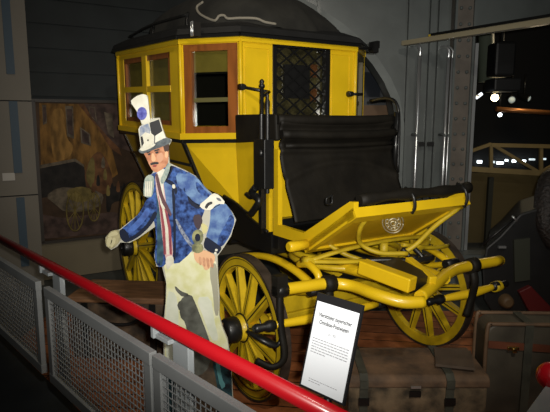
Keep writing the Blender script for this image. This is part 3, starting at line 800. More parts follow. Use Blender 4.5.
# ================================================================== CUTOUT FIGURE
MYP = 3.05
man = empty('cutout_figure', 'life-size flat cutout of a uniformed man in blue jacket, white trousers, tall hat', 'cutout', loc=(aty(195, 300, MYP).x, MYP, 0))
mo = man.location.copy()
def mp(px, py, lift=0.): q = aty(px, py, MYP); return Vector((q.x, MYP-lift, q.z))-mo
def art(name, poly, m, layer, label=None, smooth=1, parent=None):
    b = MB(); pl = grow(smooth2(poly, smooth) if smooth else poly, .45 if not parent else .15)
    b.prism([mp(x, y, .006+.0012*layer) for x, y in pl], (0, .0012*layer+.004, 0), m)
    o = b.build(name, parent or man)
    if label: o['label'] = label
    return o
board = [(130.5, 101.5), (135, 97), (142, 93.5), (148.5, 95), (150, 106), (151, 118), (160.5, 117), (163, 127), (166.5, 136.5), (172.5, 139), (172, 142.5), (169.5, 146.5), (170, 156),
 (170.5, 162.5), (177, 165.5), (186, 169.5), (196, 175), (206, 187), (217, 196.5), (227, 204), (233, 211.5), (237, 219.5), (232, 236), (224.5, 248), (218.5, 256), (219, 275), (220.5, 295), (220.5, 315),
 (223.5, 326), (228.5, 338), (232, 360), (233.5, 388), (236, 420), (236, 436), (206, 436), (190, 425), (160, 432), (152, 428), (160, 400), (163, 360), (162.5, 325), (165, 300), (165.5, 283), (161.5, 266.5), (156, 267), (153.5, 256), (155.5, 240), (155.5, 226.5),
 (149, 232), (139, 239), (130, 243.5), (121, 243), (118, 247), (111.5, 250.5), (105.5, 246), (105, 237), (110, 231), (119.5, 228.5), (130, 220), (140, 212), (147, 203), (148.5, 198), (143, 196), (143, 186), (146.5, 177), (152, 172.5), (153, 170), (148, 163), (143.5, 154), (138.5, 151.5), (139.5, 147.5), (141.5, 146), (138.3, 129), (141, 125), (139, 117), (135.5, 109)]
edge = mat('cutout_white', (.46, .45, .37), .6)
b = MB(); b.prism([mp(x, y, .006) for x, y in grow(board, -.9)], (0, .014, 0), edge); b.build('board', man)
# stand foot
b = MB(); b.box(Vector((0, .14, .3)), (.3, .02, .6), mat('plywood', (.35, .25, .13), .7)); b.box(Vector((0, .08, .012)), (.3, .16, .024), mat('plywood', (.35, .25, .13), .7)); b.build('stand', man)

jb = mat('jacket_blue', (.055, .13, .40), .6, noise=0, scale=38, col2=(.006, .016, .075), spec=.2, detail=6)
jl = mat('jacket_light_blue', (.16, .27, .46), .6, scale=22, col2=(.05, .10, .29), spec=.2, detail=6)
jd = mat('jacket_navy', (.010, .015, .035), .6, spec=.2)
tl = mat('jacket_teal', (.055, .13, .17), .6, scale=24, col2=(.025, .06, .10), spec=.2)
tr = mat('trouser_cream', (.78, .78, .56), .7, scale=14, col2=(.66, .66, .34), spec=.1)
tg = mat('trouser_grey', (.14, .145, .125), .7, scale=14, col2=(.06, .06, .05), spec=.1)
tw = mat('trouser_white', (.76, .78, .66), .7, scale=12, col2=(.64, .68, .54), spec=.1)
sk = mat('skin', (.62, .30, .17), .6, scale=30, col2=(.42, .17, .09), spec=.2)
skl = mat('skin_light', (.75, .45, .26), .6, spec=.2)
gl = mat('glove_buff', (.40, .36, .20), .7, scale=30, col2=(.22, .20, .11))
wh = mat('painted_white', (.74, .72, .62), .6, scale=25, col2=(.62, .60, .48))
bk = mat('painted_black', (.012, .012, .014), .6)
rd = mat('painted_red', (.33, .055, .07), .6, scale=20, col2=(.20, .03, .05))
pk = mat('painted_pink', (.62, .42, .40), .6)
gn = mat('painted_sage', (.40, .46, .38), .6, scale=35, col2=(.18, .25, .26))
bt = mat('boot_teal', (.03, .10, .12), .5, scale=18, col2=(.006, .012, .018))
pb_ = mat('cockade_blue', (.13, .15, .52), .5, scale=50, col2=(.03, .03, .26))
brz = mat('horn_brass', (.32, .32, .14), .5, scale=30, col2=(.10, .11, .06))

# trousers
T = art('trousers', [(164, 262), (175, 262), (192, 250), (215, 258), (217.5, 275), (218, 300), (219, 318), (222, 328), (227, 340), (228, 350), (214, 349), (207, 330), (199, 312), (191, 294), (186, 310), (187, 335), (188, 365), (166, 372), (165, 330), (166.5, 304), (167.5, 282)], tr, 1)
art('trouser_shade', [(180, 299), (191, 293), (196, 304), (203, 322), (211, 345), (212, 356), (206, 372), (190, 378), (188, 340), (186, 322), (180, 316)], tg, 2, parent=T)
art('trouser_shade', [(175, 285), (181, 291), (190, 294), (183, 297), (176, 290)], tg, 2, parent=T)
art('trouser_shade', [(177, 303), (186, 297), (186, 306), (180, 311)], tg, 3, parent=T)
art('trouser_light', [(167.5, 290), (176, 293), (179, 310), (178, 335), (176, 360), (167, 362), (166, 330)], tw, 2, parent=T)
art('trouser_light', [(196, 297), (211, 296), (214, 318), (219, 340), (212, 340), (205, 320)], tw, 2, parent=T)
art('trouser_shade', [(211, 262), (217, 264), (218, 290), (219, 315), (215, 315), (213, 290), (210, 275)], mat('trouser_taupe', (.36, .35, .26), .7), 2, parent=T)
art('painted_ground', [(204, 352), (212, 352), (216, 372), (219, 400), (212, 432), (190, 422), (190.5, 380), (200, 374)], mat('painted_brown', (.12, .085, .05), .7, scale=20, col2=(.05, .035, .025)), 1)
# boots
art('boot', [(213.5, 349), (228, 349), (231, 372), (232, 398), (233, 420), (212, 428), (219, 400), (217, 380), (213, 362)], bt, 2)
art('boot', [(166, 371), (189, 365), (190, 395), (190, 418), (158, 428), (164, 400)], bt, 2)
art('boot_highlight', [(215, 360), (219, 358), (222, 378), (226, 385), (221, 389)], mat('boot_light', (.10, .28, .30), .4), 3, parent=[c for c in man.children if c.name.startswith('boot')][0])
# jacket
J = art('jacket', [(152, 174), (158, 172), (170, 165), (180, 169), (190, 173.5), (199, 181), (208, 191), (205, 208), (200, 222), (197, 240), (191, 252), (176, 265), (170, 255), (164, 266), (158, 266), (155, 257), (157, 238), (156, 225), (149, 200), (147, 190), (148, 180)], jb, 2)
art('jacket_light', [(176, 173), (186, 174), (194, 182), (190, 196), (184, 190), (178, 186)], jl, 3, parent=J)
art('jacket_light', [(183, 187), (194, 186), (206, 194), (203, 204), (196, 203), (187, 195)], jl, 3, parent=J)
art('lapel', [(163, 182), (172, 184), (173, 190), (174, 212), (170, 216), (166, 206), (164, 195)], jl, 3, parent=J)
art('front_edge', [(172, 186), (175, 190), (176, 222), (176, 258), (173.5, 262), (174, 230), (173, 205)], jd, 4, parent=J)
art('front_edge', [(156, 190), (158, 190), (161, 225), (160, 262), (157, 264), (158, 235)], tl, 3, parent=J)
art('front_edge', [(160, 195), (162.5, 200), (164.5, 240), (163, 264), (160, 266)], tl, 4, parent=J)
art('fold', [(187, 194), (194, 202), (203, 206), (198, 209), (190, 204)], jd, 4, parent=J)
art('fold', [(193, 215), (201, 214), (203, 222), (199, 230), (195, 226)], mat('fold_brown', (.035, .018, .03), .6), 4, parent=J)
art('fold', [(174, 186), (168, 183), (165, 180), (168, 179), (174, 182), (178, 190), (176, 196)], jd, 4, parent=J)
# waistcoat stripes
Wc = art('waistcoat', [(156, 173), (162, 172), (165, 195), (168, 215), (172, 240), (173, 255), (170, 262), (166, 258), (163, 235), (160, 205), (157, 190)], pk, 5)
for k, m in ((0, rd), (1, wh), (2, rd)):
    o_ = k*3.0
    art('stripe', [(159+o_*.6, 196), (160.6+o_*.6, 196), (165.3+o_, 228), (166.3+o_, 254), (164.4+o_, 254), (162.8+o_, 228)], m, 6, parent=Wc, smooth=0)
art('waistcoat_tip', [(167, 256), (173, 255), (174.5, 262), (171, 265), (168, 270), (166, 262)], wh, 6, parent=Wc)
# shirt and collar
art('shirt', [(157, 171), (164, 168), (167, 174), (163, 183), (164, 196), (166, 208), (162, 208), (159, 190)], wh, 7)
art('collar', [(168, 163), (171.5, 165), (171, 170), (167, 177), (163, 184), (161, 180), (165, 172)], gn, 8)
art('collar_edge', [(171, 165), (173.5, 168), (170, 176), (166, 182), (166.5, 179), (170, 171)], jd, 8, parent=J)
art('neck_strap', [(156, 174), (158, 173), (163, 196), (172, 214), (171, 216), (161, 199)], mat('strap_brown', (.10, .04, .05), .6), 8)
# left arm of the picture
L = art('sleeve', [(148, 198), (156, 194), (158, 214), (150, 226), (139, 236), (129, 241.5), (121, 236), (122, 229), (131, 222), (141, 212.5)], jb, 4)
art('sleeve_light', [(127, 230), (139, 219), (148, 206), (151, 212), (142, 224), (131, 234)], mat('jacket_mid_blue', (.06, .15, .48), .6, scale=25, col2=(.03, .07, .26)), 5, parent=L)
art('sleeve_shade', [(158, 214), (150, 226.5), (139, 236.5), (129, 241.5), (127, 239), (138, 233), (149, 222), (155, 210)], jd, 5, parent=L)
art('cuff', [(119.5, 230.5), (124, 227.5), (129, 234), (130.5, 241), (126, 242), (121.5, 238.5)], jd, 6, parent=L)
H = art('glove', [(111, 231.5), (116, 230), (120.5, 231), (121, 239), (117.5, 244), (112, 248.5), (107.5, 245.5), (106, 238.5)], gl, 5)
for pl in ([(108, 238), (112, 236), (113, 240), (110, 247), (107.5, 245)], [(112.5, 238), (116, 237), (116, 242), (112, 248), (111, 246)], [(111, 232), (117, 230.5), (119, 234), (113, 235.5), (108, 237)]):
    art('finger', pl, mat('glove_light', (.52, .48, .28), .7), 6, parent=H)
art('epaulette', [(146, 177.5), (150, 174.5), (154.5, 177), (154, 186), (152.5, 196), (148, 197), (144.5, 195), (144.5, 185)], gn, 5)
for k in range(4):
    art('fringe', [(146+k*1.9, 181), (147+k*1.9, 181), (146.6+k*1.7, 196), (145.5+k*1.7, 196)], wh, 6, parent=[c for c in man.children if c.name.startswith('epaulette')][0], smooth=0)
# right arm of the picture
R = art('upper_sleeve', [(186, 171), (197, 177.5), (206, 189), (216, 198), (222, 203), (211, 209), (201, 206), (192, 200), (184, 188)], jl, 4)
art('sleeve_patch', [(196, 180), (205, 190), (211, 196), (204, 196), (197, 190)], jb, 5, parent=R)
A2 = art('forearm_sleeve', [(211, 209), (224, 202), (231, 211), (235, 219.5), (230, 235), (222, 246.5), (214, 247), (206, 238), (210, 226), (211, 216)], jl, 4)
art('forearm_dark', [(231, 213), (235, 219.5), (230, 235), (222, 246.5), (217, 246), (219, 236), (227, 222)], jb, 5, parent=A2)
art('cuff', [(206, 236), (212, 240), (219, 245), (222, 248), (218, 254), (209, 251), (203.5, 246)], jd, 6, parent=A2)
for (x, y) in ((216.5, 249.5), (215.5, 252.5)): art('cuff_button', [(x-1, y-1), (x+1.2, y-1), (x+1.2, y+1), (x-1, y+1)], wh, 7, parent=A2)
AB = art('armband', [(199.5, 205), (207, 199), (213.5, 193), (219, 195), (226, 203.5), (217, 203), (211, 209.5), (204, 209)], wh, 6)
art('armband_emblem', [(205, 207), (207, 203), (212, 201), (213, 203), (209, 205), (207, 208.5)], bk, 7, parent=AB)
art('armband_emblem', [(216, 197), (220, 198), (222, 201), (218, 200)], mat('emblem_grey', (.10, .11, .13), .6), 7, parent=AB)
HR = art('hand', [(194, 251), (200, 250), (208, 251), (215, 255), (214.5, 261), (211, 266), (206, 270), (203, 264), (196, 261)], skl, 6)
for k in range(4):
    x = 199+k*3.6; art('finger', [(x, 256+k*.4), (x+3, 257+k*.4), (x+2.6+k*.5, 266.5+k*.6-abs(k-2)), (x+.6+k*.5, 266+k*.6-abs(k-2))], mat('finger_skin', (.64, .35, .20), .6, scale=40, col2=(.5, .24, .13)), 7, parent=HR)
# horn on its cord
ang = [(198+5.2*math.cos(t*PI/8), 236.5+7*math.sin(t*PI/8)) for t in range(16)]
HN = art('post_horn', ang, brz, 7, smooth=0)
art('horn_hole', [(198+2.6*math.cos(t*PI/6), 237+3.8*math.sin(t*PI/6)) for t in range(12)], jd, 8, smooth=0, parent=HN)
art('horn_bell', [(193, 243), (202, 243), (204, 250), (198, 253), (192, 250)], brz, 8, parent=HN)
art('horn_cream', [(201, 222), (208, 226), (207, 232), (203, 234)], mat('horn_straw', (.58, .54, .25), .6), 5, parent=HN)
art('horn_cord', [(175.5, 219), (177, 218.5), (183, 229), (190, 240), (194, 246), (191.5, 247), (186, 240), (180, 230)], mat('cord_silver', (.34, .38, .44), .5, scale=60, col2=(.06, .08, .16)), 7, parent=HN)
art('button', [(173, 184.5), (175, 184.5), (175.5, 187.5), (173.3, 188)], wh, 7, smooth=1)
# head
FC = art('face', [(144.5, 152.5), (150, 150), (158, 147), (166, 144.5), (168.5, 149), (168.5, 158), (167.5, 165), (162, 169), (157, 172), (153.5, 170), (150.5, 165), (148, 159)], sk, 8)
art('cheek', [(158, 154), (163, 152), (164, 159), (160, 163), (157.5, 158)], mat('cheek_skin', (.62, .32, .19), .6), 9, parent=FC)
art('nose', [(152.2, 153.5), (154.2, 153), (156.5, 159), (155, 161.5), (152.2, 160.8)], skl, 9, parent=FC)
art('eye', [(148.6, 153.8), (151, 152.8), (151.2, 154.4), (149.2, 155.2)], bk, 9, parent=FC)
art('eye', [(155.8, 152), (159, 151), (159, 152.8), (156.5, 153.6)], bk, 9, parent=FC)
art('eyebrow', [(147.5, 152.2), (151, 150.8), (151, 151.8), (147.8, 153.2)], bk, 10, parent=FC)
art('eyebrow', [(154.8, 150.3), (160, 148.8), (160, 149.9), (155, 151.4)], bk, 10, parent=FC)
art('moustache', [(150.8, 163.2), (154.5, 161.8), (158.8, 161.8), (159.5, 163.6), (155, 164), (151.5, 165)], bk, 10, parent=FC)
art('mouth', [(153, 165.2), (157.5, 164.8), (157, 166.4), (154, 166.6)], mat('lip', (.30, .05, .04), .5), 10, parent=FC)
art('ear', [(165.8, 151.5), (168, 151), (168.6, 155), (167, 158), (165.6, 156)], skl, 10, parent=FC)
art('hair', [(164, 145.5), (168.5, 143), (169.3, 149), (167.5, 152), (165.5, 151)], mat('hair_brown', (.05, .02, .012), .6), 9)
# hat
HT = art('hat', [(142, 147.5), (139.6, 129.5), (141, 126.5), (149, 123), (160, 118.8), (162.5, 128), (166, 137.5), (158, 142), (150, 146.5)], wh, 9, smooth=0)
art('hat_blue', [(140.3, 128.5), (142, 126), (149, 123.5), (151, 130), (150.5, 133.5), (146, 132), (142.5, 135), (141, 137)], mat('hat_slate', (.15, .20, .32), .6, scale=40, col2=(.40, .42, .46)), 10, parent=HT, smooth=0)
art('hat_black', [(150.2, 122.8), (159.6, 119.4), (163, 131), (155.5, 135.8), (152, 133)], bk, 10, parent=HT, smooth=0)
art('hat_black', [(141.2, 137), (143, 136), (144.5, 143), (142.6, 147)], bk, 10, parent=HT, smooth=0)
art('hat_seam', [(155, 135), (155.8, 135), (155.6, 143), (154.8, 143.4)], mat('seam_grey', (.12, .12, .12), .6), 10, parent=HT, smooth=0)
art('hat_badge', [(148.3, 139.3), (149.3, 139.3), (149.2, 140.9), (148.2, 140.9)], bk, 11, parent=HT, smooth=0)
art('brim', [(139.8, 149.5), (142, 147.3), (150, 146), (158, 141.8), (166, 137.6), (171.3, 139.6), (170.8, 142.6), (165, 145.6), (155, 149.2), (148, 152), (143, 153.4), (140, 151.6)], mat('brim_slate', (.13, .16, .17), .6, scale=30, col2=(.05, .06, .07)), 11, parent=HT)
art('brim_top', [(140.3, 149.2), (142.3, 147.4), (150, 145.8), (156.5, 143), (155, 146), (148, 149.5), (143, 151)], wh, 12, parent=HT)
# plume
PL = art('plume', [(131.2, 101.8), (136, 97.5), (142.5, 94.5), (147.8, 95.6), (149, 107), (150.3, 119), (150.5, 122.5), (143.5, 124.5), (141, 118), (137.5, 110)], wh, 10)
art('pompom', [(142.8+4.8*math.cos(t*PI/8), 113.5+6.4*math.sin(t*PI/8)) for t in range(16)], pb_, 11, smooth=0, parent=PL)

# ================================================================== BARRIER
SC = 1.0
RZ = 1.035
def wp(s, off, z): q = W0+WE*s+WN*off; return Vector((q.x, q.y, z))
L_ = (W1-W0).length
b = MB(); b.tube([wp(-1.2, 0, RZ), wp(L_*.5, 0, RZ), wp(L_+.42, 0, RZ)], .0275, RED, 20, False)
o = b.build('handrail'); relocate(o, wp(L_/2, 0, 0)); tag(o, 'bright red tubular handrail running diagonally across the foreground', 'handrail')
def onp(px, py, off):              # measured point on the barrier's upright plane
    r = ray(px, py); q = W0+WN*off; t = (q-CAM).dot(WN)/r.dot(WN); p = CAM+r*t
    return (p-q).dot(WE), p.z
OFF = .06
s1, z1 = onp(154, 352, OFF); s0, z0 = onp(0, 258, OFF); s37, z37 = onp(38, 278, OFF); s2, z2 = onp(260, 406, OFF); s47, _ = onp(46, 283, OFF)
sb0, zb0 = onp(13, 336, OFF); sb1, zb1 = onp(51, 369, OFF)
print('barrier', s0, z0, s37, z37, s47, s1, z1, s2, z2, 'bottom', zb0, zb1, L_)
def panel(sa, sb, zt_, zb_, label):
    t = empty('mesh_panel', label, 'barrier panel', loc=wp((sa+sb)/2, OFF, .3), group=None)
    o = t.location.copy(); Q = lambda s, z, d=0.: wp(s, OFF+d, z)-o
    fr = MB(); w = .055
    ax = lambda a, c: fr.beam(a, c, .032, w, GREY)
    fr.beam(Q(sa, zt_-w/2), Q(sb, zt_-w/2), .034, w, GREY); fr.beam(Q(sa, zb_+w/2), Q(sb, zb_+w/2), .034, w, GREY)
    up = WE
    for s in (sa+w/2, sb-w/2): fr.beam(Q(s, zb_+.003), Q(s, zt_-.003), w-.002, .03, GREY, up=WN)
    fr.build('frame', t, .003)
    m = MB(); g = .032; r = .0026
    n = int((sb-sa-2*w)/g)
    for k in range(1, n+1):
        s = sa+w+k*(sb-sa-2*w)/(n+1); m.tube([Q(s, zb_+w), Q(s, zt_-w)], r, GREY, 4, False, False)
    n = int((zt_-zb_-2*w)/g)
    for k in range(1, n+1):
        z = zb_+w+k*(zt_-zb_-2*w)/(n+1); m.tube([Q(sa+w, z, .004), Q(sb-w, z, .004)], r, GREY, 4, False, False)
    m.build('wire_mesh', t)
ztop = .945; zbot = .385
panel(-1.15, s37, ztop+.0, zbot, 'grey wire-mesh barrier panel at far left under the red handrail')
panel(s47, s1-.008, ztop, zbot, 'grey wire-mesh barrier panel between the two pale posts')
panel(s1+.012, s1+1.25, ztop, zbot, 'grey wire-mesh barrier panel nearest the camera, below the cutout figure')
def post(s, label):
    t = empty('barrier_post', label, 'post', loc=wp(s, -.05, 0)); o = t.location.copy()
    b = MB(); c = wp(s, -.05, .49)-o; rot = Matrix.Rotation(math.atan2(WE.y, WE.x), 3, 'Z')
    b.box(c, (.115, .03, .98), LGREY, rot); b.build('upright', t, .004)
    b = MB(); b.box(wp(s-.10, -.02, .965)-o, (.12, .03, .02), LGREY, rot); b.box(wp(s-.15, -.01, .985)-o, (.022, .03, .06), LGREY, rot)
    b.build('rail_bracket', t, .003)
sp1, _ = onp(59, 285, -.05); sp2, _ = onp(183, 345, -.05)
post(sp1, 'pale grey post holding the red handrail, at far left'); post(sp2, 'pale grey post holding the red handrail in front of cutout figure')
# right-hand continuation beside the camera
R0 = atd(551, 376, 1.72)
b = MB(); R1 = R0+Vector((1.4, .75, 0))
b.lathe([(-.045, .004), (-.042, .018), (-.034, .031), (-.02, .041), (0, .045), (.02, .041), (.034, .031)], R0, (R1-R0).normalized(), RED, 20)
b.tube([R0+(R1-R0)*.01, R1], .0275, RED, 18, False)
o = b.build('handrail'); relocate(o, (R0.x, R0.y, 0)); tag(o, 'short red handrail with rounded end at the right picture edge', 'handrail')
g0 = atd(548, 420, 1.55); g1 = atd(572, 397, 1.80)
t = empty('mesh_panel', 'grey barrier panel corner at the bottom right of the picture', 'barrier panel', loc=(g0.x, g0.y, .3)); o = t.location.copy()
b = MB(); zg = min(g0.z, g1.z); ga = Vector((g0.x, g0.y, g0.z)); d = Vector((g1.x-g0.x, g1.y-g0.y, 0)).normalized()
b.beam(ga-o-d*.04, ga-o+d*.9, .10, .05, GREY); b.beam(Vector((ga.x, ga.y, .36))-o, Vector((ga.x, ga.y, .36))-o+d*.9, .05, .05, GREY)
for k in (0, .88): b.beam(Vector((ga.x, ga.y, .36))-o+d*k, ga-o+d*k, .05, .05, GREY, up=d)
b.build('frame', t, .003)

# ================================================================== SIGN
sg0 = atd(301, 384, 1.95); ya = math.radians(-45); e = Vector((math.cos(ya), math.sin(ya), 0)); bb_ = Vector((-e.y, e.x, 0)); ti = math.radians(16.5)
uv_ = bb_*math.sin(ti)+Vector((0, 0, math.cos(ti))); SW, SH = .1885, .3085
t = empty('information_sign', 'white text sheet on a tilted black board behind the red handrail', 'sign', loc=(sg0.x+e.x*SW/2, sg0.y+e.y*SW/2, 0)); o = t.location.copy()
g = sg0-o
def sq(u0, u1, v0, v1): return [g+e*u0+uv_*v0, g+e*u1+uv_*v0, g+e*u1+uv_*v1, g+e*u0+uv_*v1]
b = MB(); b.fbox(sq(-.008, SW+.008, -.008, SH+.03), 0, 1, 0, 1, -.012, -.001, mat('black_board_plastic', (.012, .012, .013), .4)); b.build('backboard', t)
b = MB(); b.fbox(sq(0, SW, 0, SH), 0, 1, 0, 1, -.001, .0005, PAPER); pp = b.build('paper', t)
b = MB(); mid = g+e*SW/2+uv_*.05; b.tube([mid+bb_*.025, Vector((mid.x, mid.y, 0))+bb_*.03], .015, BLK, 10, False); b.lathe([(0, .12), (.012, .12), (.02, .03)], Vector((mid.x, mid.y, 0))+bb_*.03, (0, 0, 1), BLK, 20); b.build('stand_pole', t)
nrm = e.cross(uv_).normalized()
SM = Matrix(((e.x, uv_.x, nrm.x, 0), (e.y, uv_.y, nrm.y, 0), (e.z, uv_.z, nrm.z, 0), (0, 0, 0, 1)))
def text(s, u, v, size, width, m, name='text', bold=0.):
    c = bpy.data.curves.new(name, 'FONT'); c.body = s; c.size = size; c.align_x = 'CENTER'; c.extrude = .0002; c.offset = bold
    ob = bpy.data.objects.new(name, c); COL.objects.link(ob)
    bpy.context.view_layer.update()
    dg = bpy.context.evaluated_depsgraph_get(); me = bpy.data.meshes.new_from_object(ob.evaluated_get(dg))
    xs = [w.co.x for w in me.vertices]; k = width/(max(xs)-min(xs))
    me.transform(Matrix.Diagonal((k, 1, 1, 1)))
    bpy.data.objects.remove(ob); me.materials.clear(); me.materials.append(m)
    ob = bpy.data.objects.new(name, me); COL.objects.link(ob); ob.parent = t
    q = g+e*u+uv_*v+nrm*.0012
    ob.matrix_local = Matrix.Translation(q) @ SM
    return ob
text('Viersitziger bayerischer', SW/2, SH-.052, .0205, .150, INK, 'heading', .0004)
text('Omnibus-Postwagen', SW/2, SH-.077, .0205, .132, INK, 'heading', .0004)
text('um 1900', SW/2, SH-.108, .0135, .036, INKG, 'date_line')
def lines(v0, n, step, u0, u1, h, name):
    b = MB(); random.seed(3)
    for k in range(n):
        u = u0; end = u1 if k < n-1 else u0+(u1-u0)*.42
        while u < end-.003:
            w = min(random.uniform(.005, .016), end-u); v = v0-k*step
            b.fbox(sq(u, u+w, v, v+h), 0, 1, 0, 1, .0005, .0009, INKG); u += w+.0028
    b.build(name, t)
lines(SH-.134, 6, .0098, .013, SW-.012, .0030, 'small_print')
lines(.032, 2, .0085, .030, SW-.030, .0022, 'footnote')

# ================================================================== TRUNKS
hide = mat('mottled_hide', (.24, .17, .10), .9, scale=9, col2=(.045, .035, .022), bump=.8, detail=8)
oldw = mat('old_trunk_lid', (.21, .125, .07), .8, scale=8, col2=(.085, .055, .035), bump=.5, detail=8)
strapm = mat('green_grey_strap', (.075, .075, .055), .75, noise=.4, scale=12)
lth = mat('worn_brown_leather', (.085, .072, .052), .6, noise=.5, scale=4)
def frame_m(c, yaw): return Matrix.Translation(c) @ Matrix.Rotation(yaw, 4, 'Z')
# front trunk
t = empty('trunk', 'low hide-covered trunk with two straps, in front of the coach pole', 'trunk', mw=frame_m((.865, 3.22, 0), .0))
b = MB(); W_, D_t, H_ = .84, .42, .27
b.box((0, 0, H_/2), (W_, D_t, H_), hide); b.build('body', t, .015)
b = MB(); prof = [(-.22, .265), (-.22, .31), (-.19, .335), (.19, .345), (.22, .31), (.22, .265)]
b.prism([(-.43, y, z) for y, z in prof], (.86, 0, 0), oldw); lid = b.build('lid', t, .01)
for x in (-.33, .19):
    b = MB(); b.box((x, -.216, .13), (.05, .010, .27), strapm); b.box((x, -.226, .29), (.05, .010, .05), strapm); b.beam((x, -.222, .312), (x, -.185, .342), .05, .010, strapm); b.beam((x, -.19, .342), (x, .19, .352), .05, .010, strapm)
    s_ = b.build('strap', t); b = MB(); b.box((x, -.226, .18), (.065, .012, .045), IRN); b.build('strap_buckle', s_)
b = MB(); b.box((-.02, -.216, .225), (.07, .012, .035), IRN); b.box((-.02, -.228, .275), (.06, .010, .012), CHROME); b.build('lock_plate', t)
# board lying on the trunk
b = MB(); b.box((0, 0, .008), (.23, .26, .016), mat('grey_brown_board', (.12, .085, .06), .7, noise=.3, scale=6))
o = b.build('wooden_board', world=Matrix.Translation((1.135, 3.20, .356)) @ Matrix.Rotation(-.25, 4, 'Z')); tag(o, 'flat grey-brown board lying on the front trunk lid', 'board')
# right trunk
t = empty('trunk', 'upright worn leather trunk with brass clasps at right edge', 'trunk', mw=frame_m((1.76, 3.26, 0), -.04))
def rbox(w, d, h, r, m, z0=0.):
    pts = []
    for (cx, cz, a0) in ((w/2-r, h-r, 0), (-w/2+r, h-r, PI/2)):
        for k in range(7): a = a0+k*PI/12; pts.append((cx+r*math.cos(a), -d/2, z0+cz+r*math.sin(a)))
    pts += [(-w/2, -d/2, z0), (w/2, -d/2, z0)]
    b = MB(); b.prism(pts, (0, d, 0), m); return b
rbox(.86, .20, .60, .07, lth).build('body', t, .015)
b = MB()
for (sx) in (-1, 1): b.tube([(-.43, sx*.102, .02), (-.43, sx*.102, .54), (-.405, sx*.102, .60), (-.35, sx*.102, .602), (.35, sx*.102, .602), (.405, sx*.102, .60), (.43, sx*.102, .54), (.43, sx*.102, .02)], .013, mat('brown_piping', (.17, .10, .055), .6, noise=.4, scale=8), 8)
b.build('piping', t)
b = MB(); b.beam((-.42, -.106, .47), (.42, -.106, .42), .012, .045, mat('red_brown_band', (.16, .05, .025), .5, noise=.4, scale=6)); lb2 = b.build('lid_band', t)
for x in (-.27, .0):
    b = MB(); b.box((x, -.12, .462-(x+.42)*.06), (.07, .02, .022), BRASS); b.box((x+.005, -.13, .452-(x+.42)*.06), (.025, .02, .03), BRASS); b.build('clasp', t, .004)
b = MB(); b.box((-.175, -.11, .30), (.05, .014, .6), strapm); b.box((-.175, 0, .608), (.05, .22, .012), strapm); b.build('strap', t)
# trunk at the left, behind the handrail
t = empty('trunk', 'old brown trunk on the floor behind the red handrail at left', 'trunk', mw=frame_m((-1.19, 4.18, 0), -.08))
b = MB(); b.box((0, 0, .23), (.78, .42, .46), mat('cracked_hide', (.15, .095, .055), .85, scale=7, col2=(.03, .022, .016), bump=.9, detail=8)); b.build('body', t, .015)
b = MB(); b.box((0, 0, .485), (.82, .46, .05), mat('brown_lid', (.30, .15, .07), .7, noise=.5, scale=4, stretch=(1, 5, 5))); b.build('lid', t, .012)
for x in (-.28, .26):
    b = MB(); b.box((x, -.216, .23), (.05, .012, .45), IRN); b.build('strap', t)
b = MB(); b.tube([(-.2, -.225, .36), (-.08, -.235, .30), (.08, -.235, .30), (.18, -.225, .36)], .014, IRN, 8); b.build('handle', t)

# ================================================================== DARK CARRIAGE AT RIGHT
t = empty('carriage', 'unlit black carriage with red panel at the right edge', 'carriage', loc=(2.75, 5.2, 0)); o = t.location.copy()
blk2 = mat('dull_black', (.010, .010, .010), .55, noise=.3, scale=6)
def q2(px, py, y): return aty(px, py, y)-o
b = MB()
b.prism([q2(x, y, 5.0) for x, y in ((486, 248), (500, 236), (520, 214), (548, 205), (600, 200), (600, 325), (500, 325), (484, 300), (482, 270))], (.40, .9, 0), blk2); b.build('body', t, .02)
b = MB(); b.prism([q2(x, y, 4.95) for x, y in ((519, 292), (531, 286), (552, 308), (580, 312), (580, 326), (536, 324))], (0, .5, 0), mat('dark_red_paint', (.11, .010, .010), .5)); b.build('footboard', t, .01)
b = MB(); b.tube([q2(482, 245, 4.9), q2(516, 217, 4.9)], .012, BLK, 8, False); b.tube([q2(512, 216, 4.88), q2(517, 221, 4.88)], .008, CHROME, 8, False); b.build('shaft', t)
b = MB(); b.box(q2(502, 247, 4.96), (.07, .03, .02), CHROME); b.build('door_handle', t)
b = MB(); b.prism([q2(x, y, 4.97) for x, y in ((514, 240), (530, 238), (530, 280), (515, 282))], (0, .04, 0), mat('dim_green_panel', (.035, .038, .026), .6)); b.build('side_panel', t)
hd = mat('crackled_hood', (.012, .010, .009), .5, scale=40, col2=(.035, .026, .022), bump=1.0)
b = MB(); b.tube([q2(551, 176, 5.2), q2(547, 195, 5.1), q2(546, 222, 5.0), q2(553, 245, 5.0)], lambda v: .04+.07*math.sin(PI*min(1, .25+v*.6)), hd, 14)
b.prism([q2(x, y, 5.1) for x, y in ((547, 180), (556, 174), (600, 172), (600, 235), (552, 238), (545, 222), (543, 200))], (.36, .8, 0), hd); b.build('hood', t)
def plain_wheel(c, r, nm='wheel'):
    b = MB(); b.tube([Vector(c)+Vector((r*math.cos(k*PI/24), 0, r*math.sin(k*PI/24))) for k in range(49)], .028, blk2, 8, False)
    for k in range(6): v = Vector((math.cos(k*PI/6), 0, math.sin(k*PI/6)))*r; b.tube([Vector(c)-v, Vector(c)+v], .016, blk2, 6, False)
    b.lathe([(-.1, .06), (.06, .05)], c, (0, -1, 0), mat('brown_hub', (.12, .07, .03), .6), 14); b.build(nm, t)
b = MB(); b.lathe([(-.12, .075), (-.02, .07), (.05, .06), (.07, .035)], q2(506, 301, 4.98), (0, -1, 0), mat('brown_hub', (.12, .07, .03), .6), 14); b.build('hub', t)
qc = q2(530, 302, 5.35); plain_wheel((qc.x, qc.y, .36), .33)
plain_wheel((qc.x+1.5, qc.y, .36), .33); plain_wheel((qc.x+.3, qc.y+1.0, .36), .33); plain_wheel((qc.x+1.8, qc.y+1.0, .36), .33)

